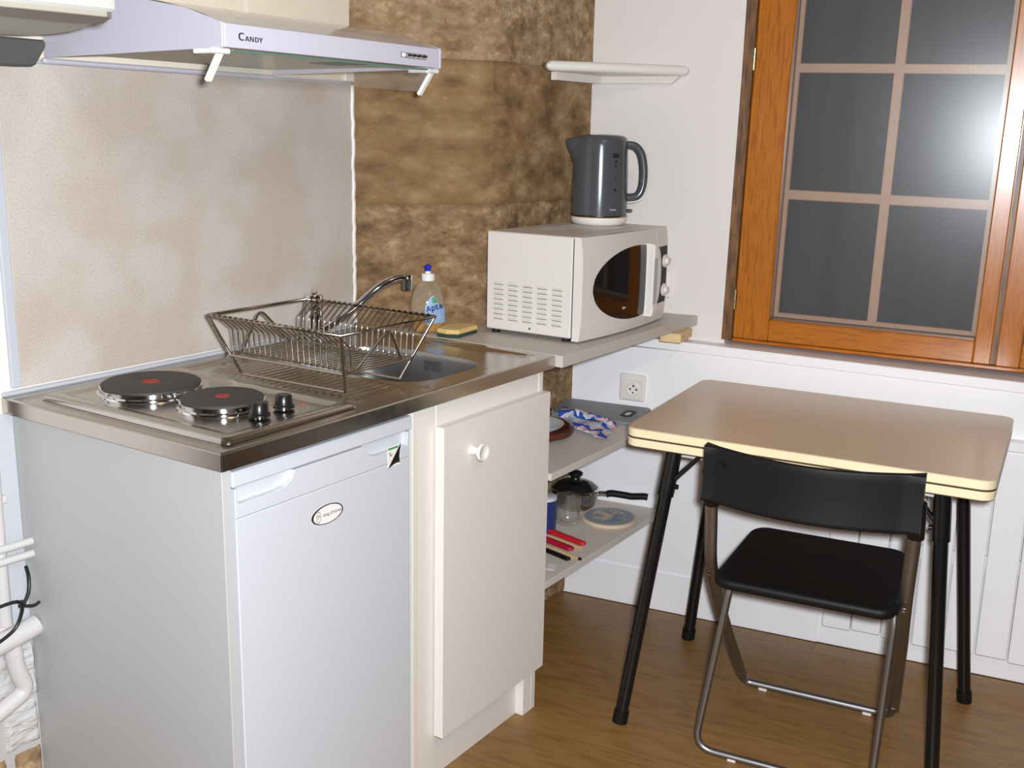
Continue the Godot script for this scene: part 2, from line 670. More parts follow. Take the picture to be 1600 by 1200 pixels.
func ceiling_lamp(at: Vector3) -> void:
	var t := thing("ceiling_lamp", "round opal globe lamp hanging from the ceiling behind the viewer", "lamp", Transform3D(Basis(), at))
	var m := mat(c8(255, 244, 226), 0.5)
	m.emission_enabled = true
	m.emission = Color(1.0, 0.88, 0.72)
	m.emission_energy_multiplier = 2.0
	var prof := []
	for i in 17:
		var g := -PI / 2 + PI * i / 16.0
		prof.append(Vector2(cos(g) * 0.15, sin(g) * 0.15))
	part("globe", mb().lathe(prof, 32), m, t)
	part("ceiling_rose", mb().lathe([Vector2(0.0, 0.27), Vector2(0.06, 0.27), Vector2(0.05, 0.24), Vector2(0.012, 0.23), Vector2(0.012, 0.14), Vector2(0.0, 0.14)], 20), M.white, t)
	var l := OmniLight3D.new()
	l.name = "lamp_light"
	l.light_color = Color(1.0, 0.93, 0.84)
	l.light_energy = 0.5
	l.light_size = 0.12
	l.omni_range = 12.0
	l.omni_attenuation = 2.0
	l.shadow_enabled = true
	t.add_child(l)


# ------------------------------------------------------------------ the room
func room() -> void:
	var fl := struct("floor", mb().bx(-4.3, 2.9, -0.12, -0.0035, -0.2, 6.4, 0.0), M.floor0, "brown wood-grain laminate floor of long boards")
	# boards run along the window wall
	var wf := wall_xf()
	var row := 0
	var off := 0.012
	while off < 2.75:
		var s = -0.15 - [0.0, 0.55, 0.25, 0.8][row % 4]
		while s < 2.9:
			var b := mb()
			var s0 := maxf(s, 0.03)
			var s1 := minf(s + 1.2, 2.9)
			if s1 - s0 > 0.05:
				b.bx(s0 + 0.0001, s1 - 0.0001, -0.0035, 0.0, off + 0.0001, off + 0.1919, 0.0003)
				var o := part("floor_board", b, M["floor%d" % (rng.randi() % 3)], fl)
				o.transform = wf
			s += 1.2
		off += 0.192
		row += 1
	struct("ceiling", mb().bx(-4.3, 2.4, 2.69, 2.85, -0.2, 6.4, 0.0), M.room, "plain ceiling above the kitchen corner")
	struct("wall_back", mb().bx(-4.3, 2.2, 0, 2.69, -0.16, 0.0, 0.0), M.paint, "white painted wall behind the hob and sink")
	struct("wall_left", mb().bx(-4.3, -4.1, 0, 2.69, 0.0, 6.2, 0.0), M.room_dark, "wall on the far side of the room, behind the viewer")
	struct("wall_front", mb().bx(-4.3, 3.2, 0, 2.69, 6.2, 6.4, 0.0), M.room_dark, "wall of the room behind the viewer")
	# window wall: lower boxing flush at 0, upper wall set back 5 cm, opening for the window
	var b := mb()
	b.bx(0.0, 0.716, 0.80, 2.69, -0.3, -0.0505, 0.0)
	b.bx(2.16, 6.4, 0.80, 2.69, -0.3, -0.05, 0.0)
	b.bx(0.716, 2.16, 2.0, 2.69, -0.3, -0.0505, 0.0)
	b.bx(0.70, 2.2, 0.80, 2.05, -0.3, -0.25, 0.0)
	struct("wall_right", b, M.paint, "white painted wall around the window", wall_xf())
	struct("wall_right_lower", mb().bx(0.0, 6.4, 0.0, 0.80, -0.3, 0.0, 0.0), M.paint_gloss, "white boxed-out lower part of the window wall, below the sill", wall_xf())  # white lighter than the upper wall, lifting its dim lighting by colour
	# sill board, slightly out of level as in the old house
	var sill := mb().bx(-0.30, 2.9, -0.028, 0.0, -0.125, 0.004, 0.002)
	struct("window_sill", sill, M.paint_gloss, "white painted window sill board running the width of the wall", wall_xf(0.52, 0.8305, 0, -1.2))
	var bb := mb().bx(0.262, 1.047, 0.0, 0.121, 0.0, 0.005, 0.001)
	struct("baseboard_right", bb, M.paint_gloss, "flat white baseboard along the foot of the window wall", wall_xf())
	# radiator of flat vertical tubes
	var r := thing("radiator", "white radiator of flat vertical tubes beneath the window behind the table", "radiator", wall_xf())
	for i in 20:
		var s := 1.061 + i * 0.0795
		var t := mb()
		var poly := rrect(s + 0.0018, s + 0.0777, 0.012, 0.04, 0.004, 3)
		t.prism(poly, 0.068 + 0.004 * sin(i * 1.7), 0.635, 0.003)
		part("radiator_tube", t, M.paint_gloss, r)
	part("header", mb().bx(1.061, 2.65, 0.635, 0.662, 0.0, 0.042, 0.004), M.paint_gloss, r)
	part("bracket", mb().bx(1.1, 2.6, 0.3, 0.34, 0.0, 0.012, 0.001), M.paint_gloss, r)

	# splashback and the bulkhead above the hood
	var sb := thing("splashback", "beige speckled laminate splashback panel behind the hob and sink", "splashback")
	part("panel", mb().bx(0.040, 0.968, 0.9135, 1.503, 0.001, 0.008, 0.001), M.splash, sb)
	part("edge_strip", mb().bx(0.020, 0.0395, 0.9135, 1.503, 0.001, 0.010, 0.002), M.grey_strip, sb)
	var cp := []
	for i in 40:
		cp.append(Vector3(0.969 + rng.randf_range(-0.0018, 0.0018), 0.9135 + 0.59 * i / 39.0, 0.007 + rng.randf_range(-0.001, 0.001)))
	part("sealant_bead", mb().tube(cp, 0.006, 7), M.white_gloss, sb)
	part("top_bead", mb().bx(0.12, 0.968, 1.503, 1.511, 0.001, 0.006, 0.001), M.fridge_grey, sb)
	part("corner_batten", mb().bx(0.935, 0.966, 1.512, 1.60, 0.0015, 0.018, 0.001), M.white_gloss, sb)
	# papered wall above the hood, with soft creases
	var fn := FastNoiseLite.new()
	fn.seed = 4
	fn.frequency = 1.6
	var g := []
	for i in 80:
		var x := -0.6 + 1.562 * i / 79.0
		var rowp := []
		for j in 50:
			var y := 1.514 + 1.1 * j / 49.0
			var cz := 0.007 + 0.007 * pow(maxf(0.0, fn.get_noise_3d(x * 0.8, (y - x * 0.16) * 6.0, 1.0)), 0.7) + 0.0015 * fn.get_noise_2d(x * 3.0, y * 8.0)
			rowp.append(Vector3(x, y, cz))
		g.append(rowp)
	var bh := mb().sheet(g, Vector3(0, 0, 1))
	bh.bx(-0.6, 0.962, 1.514, 2.614, 0.0005, 0.004, 0.0)
	var bu := struct("wall_papered", bh, M.cream, "cream papered wall with soft creases above the hood")
	part("paper_seam", mb().bx(0.634, 0.6355, 1.53, 2.4, 0.005, 0.0135, 0.0003), M.shelf, bu)
	# bare and whitewashed rubble at the foot of the back wall
	var ws := struct("wall_rubble", mb().bx(-0.9, 0.0165, 0.0, 0.42, 0.0, 0.006, 0.0), M.limewash, "whitewashed rubble stone at the foot of the back wall")
	for q in [[-0.5, -0.060, 0.190, 0.300, 0], [-0.058, 0.016, 0.188, 0.286, 0], [-0.42, -0.020, 0.302, 0.415, 0], [-0.018, 0.016, 0.288, 0.410, 0], [-0.45, -0.045, 0.0, 0.187, 1], [-0.043, 0.016, 0.0, 0.185, 1]]:
		part("stone", rough_block(q[0], q[1], q[2], q[3], 0.009, 0.006), M.stone_white if q[4] == 0 else M.stone0, ws)


func rough_block(x0: float, x1: float, y0: float, y1: float, z: float, amp: float) -> MB:
	var f := FastNoiseLite.new()
	f.seed = int(x0 * 1000 + y0 * 7919)
	f.frequency = 14.0
	var g := []
	for i in 15:
		var row := []
		for j in 15:
			var u := i / 14.0
			var w := j / 14.0
			var e := minf(minf(u, 1 - u), minf(w, 1 - w)) * 14.0
			var x := lerpf(x0, x1, u)
			var y := lerpf(y0, y1, w)
			row.append(Vector3(x, y, z * clampf(e, 0, 1) + amp * (0.5 + f.get_noise_2d(x, y * 1.6)) * clampf(e, 0, 1)))
		g.append(row)
	return mb().sheet(g, Vector3(0, 0, 1))


func stone_pier() -> void:
	var p0 := Vector2(0.966, -0.004)
	var p1 := Vector2(1.235, 0.252)
	var p2 := Vector2(1.70, 0.276)
	var core := PackedVector2Array([p0 + Vector2(0.012, 0.0), p1 + Vector2(0.006, -0.018), p2 + Vector2(0, -0.02), Vector2(1.70, 0.0)])
	var pier := struct("wall_pier", mb().prism(core, 0.0, 2.69), M.mortar, "brown weathered stone pier in the corner beside the splashback")
	var ys := [0.0, 0.22, 0.54, 0.87, 1.215, 1.575, 1.94, 2.32, 2.69]
	var kinds := [2, 0, 2, 2, 1, 0, 1, 2]
	var l0 := (p1 - p0).length()
	var l1 := (p2 - p1).length()
	var n0 := Vector2(-(p1 - p0).y, (p1 - p0).x).normalized()
	var n1 := Vector2(-(p2 - p1).y, (p2 - p1).x).normalized()
	for c in 8:
		var f := FastNoiseLite.new()
		f.seed = 100 + c
		f.frequency = 9.0
		f.fractal_octaves = 5
		var amp: float = [0.008, 0.003, 0.009][kinds[c]]
		var nu := 110
		var nv := 50
		var g := []
		for i in nu + 1:
			var d := (l0 + l1) * i / nu
			var pos: Vector2
			var nn: Vector2
			if d < l0:
				pos = p0.lerp(p1, d / l0)
			else:
				pos = p1.lerp(p2, (d - l0) / l1)
			var w := clampf((d - l0) / 0.05 + 0.5, 0, 1)
			nn = n0.lerp(n1, w * w * (3 - 2 * w)).normalized()
			pos -= nn * 0.010 * exp(-pow((d - l0) / 0.025, 2))
			var row := []
			for j in nv + 1:
				var y := lerpf(ys[c], ys[c + 1], float(j) / nv)
				var e := minf(y - ys[c], ys[c + 1] - y)
				var h := amp * f.get_noise_2d(d * 1.2, y * 1.8) * (1.0 - smoothstep(l0 + 0.28, l0 + 0.38, d)) - 0.006 * exp(-e / 0.005)
				row.append(Vector3(pos.x + nn.x * h, y, pos.y + nn.y * h))
			g.append(row)
		part("stone_block", mb().sheet(g, Vector3(-0.5, 0, 0.8)), M["stone%d" % kinds[c]], pier)


func window() -> void:
	var w := Node3D.new()
	w.name = "window_1"
	add_child(w)
	w.transform = wall_xf(0.707, 0.838, -0.05, -0.75)
	w.set_meta("kind", "structure")
	w.set_meta("label", "varnished orange wood casement window with lattice behind dusty glass")
	var H := 1.13
	var f := mb()
	f.bx(0.0, 0.029, 0.0, H, -0.10, 0.004, 0.002)
	f.bx(1.43, 1.45, 0.0, H, -0.10, 0.0, 0.002)
	f.bx(0.029, 1.43, H - 0.04, H, -0.10, 0.002, 0.002)
	part("window_frame", f, M.wood_dark, w)
	part("bottom_frame", mb().bx(0.029, 1.43, -0.004, 0.006, -0.10, -0.004, 0.002), M.wood_h, w)
	# left casement
	var lc := mb().bx(0.0305, 0.129, 0.008, H - 0.045, -0.05, 0.0, 0.003)
	lc.bx(0.661, 0.7035, 0.008, H - 0.045, -0.05, 0.0, 0.003)
	lc.bx(0.7035, 0.7045, 0.008, H - 0.045, -0.045, -0.008, 0.0)
	var s := part("casement", lc, M.wood, w)
	part("bottom_rail", mb().bx(0.129, 0.661, 0.008, 0.068, -0.05, -0.001, 0.003), M.wood_h, s)
	part("top_rail", mb().bx(0.129, 0.661, H - 0.11, H - 0.045, -0.05, -0.001, 0.003), M.wood_h, s)
	part("pane", mb().bx(0.127, 0.663, 0.066, H - 0.108, -0.030, -0.026, 0.0), M.glass, s)
	var lat := mb().bx(0.044, 0.062, 0.012, H - 0.05, -0.0005, 0.0014, 0.0006)
	part("stile_groove", lat, M.wood, s)
	# right casement
	var rc := mb().bx(0.716, 0.772, 0.008, H - 0.045, -0.05, 0.006, 0.003)
	rc.bx(1.33, 1.428, 0.008, H - 0.045, -0.05, 0.0, 0.003)
	var s2 := part("casement", rc, M.wood, w)
	part("bottom_rail", mb().bx(0.772, 1.33, 0.008, 0.068, -0.05, -0.001, 0.003), M.wood_h, s2)
	part("top_rail", mb().bx(0.772, 1.33, H - 0.11, H - 0.045, -0.05, -0.001, 0.003), M.wood_h, s2)
	part("pane", mb().bx(0.770, 1.332, 0.066, H - 0.108, -0.030, -0.026, 0.0), M.glass, s2)
	part("meeting_strip", mb().bx(0.7045, 0.716, 0.008, H - 0.045, -0.06, -0.014, 0.0), M.wood_dark, w)
	# lattice of glazing bars behind the glass
	for k in 2:
		var x0 := 0.128 + k * 0.66
		var lt := mb()
		for b in [[0.0, 0.014], [0.2545, 0.281], [0.52, 0.535]]:
			lt.bx(x0 + b[0], x0 + b[1], 0.07, H - 0.11, -0.075, -0.06, 0.002)
		for b in [[0.068, 0.082], [0.398, 0.425], [0.735, 0.760], [1.0, 1.02]]:
			lt.bx(x0, x0 + 0.535, b[0], b[1], -0.0745, -0.0605, 0.002)
		part("lattice", lt, M.lattice, w)
	for y in [0.118, 0.765]:
		var h := mb().tube([Vector3(0.0315, y - 0.028, 0.006), Vector3(0.0315, y + 0.028, 0.006)], 0.0055, 12)
		h.tube([Vector3(0.0315, y + 0.001, 0.006), Vector3(0.0315, y + 0.003, 0.006)], 0.0068, 12)
		h.tube([Vector3(0.0315, y + 0.002, 0.006), Vector3(0.043, y + 0.002, 0.005)], 0.0025, 8)
		part("hinge", h, M.brass, w)
	# curtain hanging outside the lattice
	var g := []
	for i in 160:
		var x := 0.02 + 1.40 * i / 159.0
		var rowp := []
		for j in 5:
			rowp.append(Vector3(x, 0.02 + j * 0.27, -0.115 + 0.010 * sin(x * 47.0) + 0.006 * sin(x * 19.0 + 1.0)))
		g.append(rowp)
	single("curtain", mb().sheet(g, Vector3(0, 0, 1)), M.curtain, "dark grey folded curtain hanging behind the lattice of the window", "curtain", w.transform)


func wall_fittings() -> void:
	var t := thing("power_socket", "square white wall socket with round outlet above the lower shelf", "socket", wall_xf(0.4680, 0.6805, 0.0, -1.0))
	part("plate", mb().bx(-0.0395, 0.0395, -0.0405, 0.0405, 0.0, 0.010, 0.004), M.white_gloss, t)
	part("cover", mb().bx(-0.0325, 0.0325, -0.034, 0.024, 0.010, 0.0125, 0.001), M.white, t)
	var ring := mb()
	ring.xf = Transform3D(Basis(Vector3.RIGHT, PI / 2), Vector3(0.004, -0.004, 0.0125))
	ring.lathe([Vector2(0.020, 0.0), Vector2(0.020, 0.004), Vector2(0.018, 0.005), Vector2(0.0165, 0.004), Vector2(0.0165, 0.0006), Vector2(0.0, 0.0006)], 28)
	part("outlet", ring, M.white_gloss, t)
	for q in [[-0.0055, -0.004, 0.003], [0.0135, -0.004, 0.003], [0.004, 0.006, 0.0032], [0.004, -0.0145, 0.0024]]:
		var h := mb()
		h.xf = Transform3D(Basis(Vector3.RIGHT, PI / 2), Vector3(q[0], q[1], 0.0131))
		h.lathe([Vector2(q[2], 0.0), Vector2(q[2], 0.0012), Vector2(0, 0.0012)], 12)
		part("pin_hole", h, M.gap, t)
	var u := thing("light_switch", "white square switch plate on the wall just right of the microwave", "switch", wall_xf(0.515, 0.985, -0.05, -0.8))
	part("plate", mb().bx(-0.039, 0.039, -0.040, 0.040, 0.0, 0.010, 0.004), M.white_gloss, u)
	part("rocker", mb().bx(-0.028, 0.028, -0.028, 0.028, 0.010, 0.014, 0.002), M.white_gloss, u)


func pipes() -> void:
	var w := thing("waste_pipe", "thick white waste pipe with U-bend at the far left, below the worktop", "pipe")
	part("pipe", mb().tube(smooth_path([Vector3(-0.75, 0.385, 0.024), Vector3(-0.30, 0.408, 0.024), Vector3(-0.05, 0.432, 0.024), Vector3(0.0175, 0.442, 0.023)]), 0.021, 20), M.pipe, w)
	part("u_bend", mb().tube(fillet([Vector3(-0.034, 0.43, 0.022), Vector3(-0.030, 0.365, 0.022), Vector3(-0.010, 0.315, 0.022), Vector3(-0.12, 0.275, 0.022), Vector3(-0.6, 0.26, 0.022)], 0.05, 10), 0.0165, 18), M.pipe, w)
	part("collar", mb().tube([Vector3(-0.0335, 0.405, 0.022), Vector3(-0.032, 0.395, 0.022)], 0.018, 18), M.pipe, w)
	var v := thing("riser_pipe", "white vertical pipe running up the wall at the far left", "pipe")
	part("pipe", mb().tube([Vector3(-0.038, 0.46, 0.013), Vector3(-0.033, 0.905, 0.013), Vector3(-0.032, 1.46, 0.013)], 0.012, 16), M.pipe, v)
	part("clip", mb().bx(-0.06, -0.012, 0.70, 0.715, 0.0005, 0.016, 0.002), M.pipe, v)
	for k in 2:
		var y := 0.618 - k * 0.025
		single("supply_pipe", mb().tube([Vector3(-0.8, y + 0.02, 0.033), Vector3(0.0172, y, 0.033)], 0.0078, 14), M.pipe, ["upper of two thin white water pipes meeting the counter side panel", "lower of two thin white water pipes meeting the counter side panel"][k], "pipe", Transform3D.IDENTITY, "thin water pipes")
	single("black_cable", mb().tube(smooth_path([Vector3(-0.9, 0.49, 0.048), Vector3(-0.3, 0.505, 0.05), Vector3(-0.055, 0.518, 0.05), Vector3(-0.026, 0.504, 0.05), Vector3(-0.006, 0.522, 0.045), Vector3(0.004, 0.548, 0.035), Vector3(0.009, 0.566, 0.02)]), 0.0034, 10), M.black, "black cable curving up behind the counter side panel", "cable")
	single("black_hose", mb().tube(smooth_path([Vector3(-0.11, 0.442, 0.056), Vector3(-0.050, 0.465, 0.058), Vector3(-0.030, 0.495, 0.058), Vector3(-0.028, 0.517, 0.058), Vector3(-0.024, 0.507, 0.058), Vector3(0.0, 0.496, 0.05), Vector3(0.0172, 0.494, 0.04)]), 0.0034, 10), M.black, "black hose looping down in front of the white riser pipe", "hose")
	single("wall_strip", mb().bx(-0.018, 0.0175, 0.42, 0.868, 0.0005, 0.006, 0.001), M.grey_strip, "narrow pale grey strip on the wall beside the riser pipe", "trim strip")


# ------------------------------------------------------------------ kitchen units
const CL := 0.9938
const CD := 0.60
const CH := 0.90

func top_y(x: float, z: float) -> float:
	var e := minf(minf(x - 0.372, 0.968 - x), minf(z - 0.045, 0.560 - z))
	var y := CH - 0.006 * smoothstep(0.0, 0.012, e)
	if x < 0.372:
		y = CH
	var edge := minf(minf(x, CL - x), minf(z, CD - z))
	y -= 0.003 * (1.0 - smoothstep(0.0, 0.004, edge))
	var rx := smoothstep(0.0, 0.02, minf(x - 0.392, 0.55 - x))
	var rz := smoothstep(0.0, 0.02, minf(z - 0.085, 0.52 - z))
	if rx > 0 and rz > 0:
		y += 0.0032 * rx * rz * maxf(0.0, sin((z - 0.085) / 0.0200 * TAU))
	return y


func worktop() -> void:
	var t := thing("sink_worktop", "stainless steel sink worktop with drainer over the fridge and cabinet", "worktop")
	var b := mb()
	var xs := [0.0, 0.002, 0.004, 0.05, 0.2, 0.36, 0.372, 0.376, 0.380, 0.384]
	var x := 0.39
	while x < 0.5449:
		xs.append(x)
		x += 0.005
	xs.append(0.545)
	var zs := [0.0, 0.002, 0.004]
	var z := 0.01
	while z < 0.5949:
		zs.append(z)
		z += 0.0025
	zs.append_array([0.596, 0.598, 0.6])
	var g := []
	for i in xs:
		var row := []
		for j in zs:
			row.append(Vector3(i, top_y(i, j), j))
		g.append(row)
	b.sheet(g, Vector3.UP)
	# bowl section
	var cx := 0.712
	var cz := 0.330
	var ba := 0.143
	var bb := 0.190
	var x0 := 0.545
	var ths := []
	for i in 144:
		ths.append(TAU * i / 144.0)
	for c in [Vector2(CL, CD), Vector2(x0, CD), Vector2(x0, 0), Vector2(CL, 0)]:
		ths.append(fposmod((c - Vector2(cx, cz)).angle(), TAU))
	ths.sort()
	var rings := []
	for pr in [[0.08, -0.162], [0.3, -0.160], [0.75, -0.156], [0.86, -0.150], [0.92, -0.138], [0.95, -0.120], [0.975, -0.03], [0.982, -0.012], [0.99, -0.005], [1.0, -0.001], [1.015, 0.0]]:
		var row := []
		for th in ths:
			var d := Vector2(cos(th), sin(th))
			var r := pow(pow(absf(d.x / ba), 4.2) + pow(absf(d.y / bb), 4.2), -1.0 / 4.2)
			row.append(Vector3(cx + d.x * r * pr[0], CH - 0.006 + pr[1], cz + d.y * r * pr[0]))
		rings.append(row)
	for k in range(1, 31):
		var u := k / 30.0
		var row := []
		for th in ths:
			var d := Vector2(cos(th), sin(th))
			var r := 1.015 * pow(pow(absf(d.x / ba), 4.2) + pow(absf(d.y / bb), 4.2), -1.0 / 4.2)
			var q := 1e9
			if d.x > 1e-6:
				q = minf(q, (CL - cx) / d.x)
			if d.x < -1e-6:
				q = minf(q, (x0 - cx) / d.x)
			if d.y > 1e-6:
				q = minf(q, (CD - cz) / d.y)
			if d.y < -1e-6:
				q = minf(q, -cz / d.y)
			var w := lerpf(r, q, u)
			var px := cx + d.x * w
			var pz := cz + d.y * w
			row.append(Vector3(px, top_y(px, pz), pz))
		rings.append(row)
	b.sheet(rings.slice(10), Vector3.UP, true)
	part("top", b, M.steel, t)
	part("bowl", mb().sheet(rings.slice(0, 11), Vector3.UP, true), M.bowl, t)
	var lip := mb()
	var lg := []
	for q in [[0.016, 0.8700], [0.0015, 0.8695], [0.0003, 0.8700], [0.0, 0.8712], [0.0, 0.8955], [0.0, 0.8972]]:
		var row := []
		for p in rrect(q[0], CL - q[0], q[0], CD - q[0], maxf(0.003 - q[0], 0.001), 4):
			row.append(Vector3(p.x, q[1], p.y))
		lg.append(row)
	lip.sheet(lg.slice(0, 3), Vector3.DOWN, true)
	var side := lg.slice(2)
	for i in side.size() - 1:
		for j in side[0].size():
			var k: int = (j + 1) % side[0].size()
			var d: Vector3 = side[i][k] - side[i][j]
			var nn := Vector3(-d.z, 0, d.x).normalized()
			if nn.dot(side[i][j] - Vector3(CL / 2, side[i][j].y, CD / 2)) < 0:
				nn = -nn
			lip.quad(side[i][j], side[i][k], side[i + 1][k], side[i + 1][j], nn)
	part("folded_edge", lip, M.steel, t)
	part("upstand_bead", mb().bx(0.0, 0.965, 0.9, 0.9085, 0.0005, 0.011, 0.003), M.grey_strip, t)
	var dr := part("drain", mb().lathe([Vector2(0.038, 0.0), Vector2(0.036, 0.003), Vector2(0.026, 0.001), Vector2(0.0, 0.001)], 28, Vector3(cx, CH - 0.167, cz)), M.chrome, t)
	dr.set_meta("label", "chrome drain")
	for k in 6:
		part("overflow_slot", mb().bx(cx + ba * 0.966 - 0.003, cx + ba * 0.966 + 0.003, 0.852, 0.876, 0.330 + k * 0.0085, 0.3330 + k * 0.0085, 0.0004), M.gap, t)
	var ch := mb()
	for k in 22:
		var y := 0.862 - k * 0.0062
		ch.lathe([Vector2(0.0, -0.0026), Vector2(0.0022, 0.0), Vector2(0.0, 0.0026)], 8, Vector3(cx + ba * 0.955 - 0.005, y, 0.353))
	part("plug_chain", ch, M.chrome, t)


func hob() -> void:
	var t := thing("hob", "two-plate electric hob with a steel top set on the left of the worktop", "hob")
	# raised frame with bevelled border and sunken middle
	var b := mb()
	var rr := [[0.0, 0.9005], [0.002, 0.905], [0.006, 0.9095], [0.012, 0.9108], [0.028, 0.9098], [0.034, 0.907], [0.04, 0.9062]]
	var rings := []
	for q in rr:
		var row := []
		var rad: float = maxf(0.014 - q[0] * 0.25, 0.004)
		for p in rrect(0.033 + q[0], 0.348 - q[0], 0.070 + q[0], 0.574 - q[0], rad, 6):
			row.append(Vector3(p.x, q[1], p.y))
		rings.append(row)
	b.sheet(rings, Vector3.UP, true)
	var inner := PackedVector2Array()
	for p in rrect(0.073, 0.308, 0.110, 0.534, 0.004, 6):
		inner.append(p)
	var ix := Geometry2D.triangulate_polygon(inner)
	for k in ix.size() / 3:
		var q := []
		for e in 3:
			q.append(Vector3(inner[ix[3 * k + e]].x, 0.9062, inner[ix[3 * k + e]].y))
		b.tri(q[0], q[1], q[2], Vector3.UP, Vector3.UP, Vector3.UP)
	part("hob_top", b, M.steel, t)
	for p in [[0.187, 0.195, 0.093, "chrome rim"], [0.1905, 0.388, 0.0755, "chrome rim"]]:
		var r: float = p[2]
		var at := Vector3(p[0], 0.9062, p[1])
		var pl := part("hot_plate", mb().lathe([Vector2(r - 0.004, 0.010), Vector2(r - 0.0015, 0.0165), Vector2(r - 0.006, 0.0195), Vector2(r * 0.3, 0.0195), Vector2(r * 0.27, 0.0188), Vector2(0.0, 0.0188)], 56, at), M.iron, t)
		part("plate_rim", mb().lathe([Vector2(r + 0.007, -0.001), Vector2(r + 0.006, 0.003), Vector2(r + 0.001, 0.005), Vector2(r + 0.001, 0.0125), Vector2(r - 0.003, 0.0135)], 56, at), M.chrome, pl)
		part("red_centre", mb().lathe([Vector2(r * 0.18, 0.0188), Vector2(r * 0.175, 0.0196), Vector2(0.0, 0.0196)], 24, at), M.red_dot, pl)
	for p in [Vector3(0.172, 0.9062, 0.502), Vector3(0.240, 0.9062, 0.492)]:
		var kn := part("knob", mb().lathe([Vector2(0.019, 0.004), Vector2(0.019, 0.008), Vector2(0.0155, 0.010), Vector2(0.0145, 0.026), Vector2(0.0125, 0.028), Vector2(0.0, 0.028)], 28, p), M.black, t)
		part("knob_base", mb().lathe([Vector2(0.009, 0.0), Vector2(0.009, 0.004)], 20, p), M.chrome, kn)
	part("indicator_lamp", mb().lathe([Vector2(0.0035, 0.0), Vector2(0.003, 0.002), Vector2(0.0, 0.0025)], 12, Vector3(0.294, 0.9062, 0.486)), M.red_dot, t)


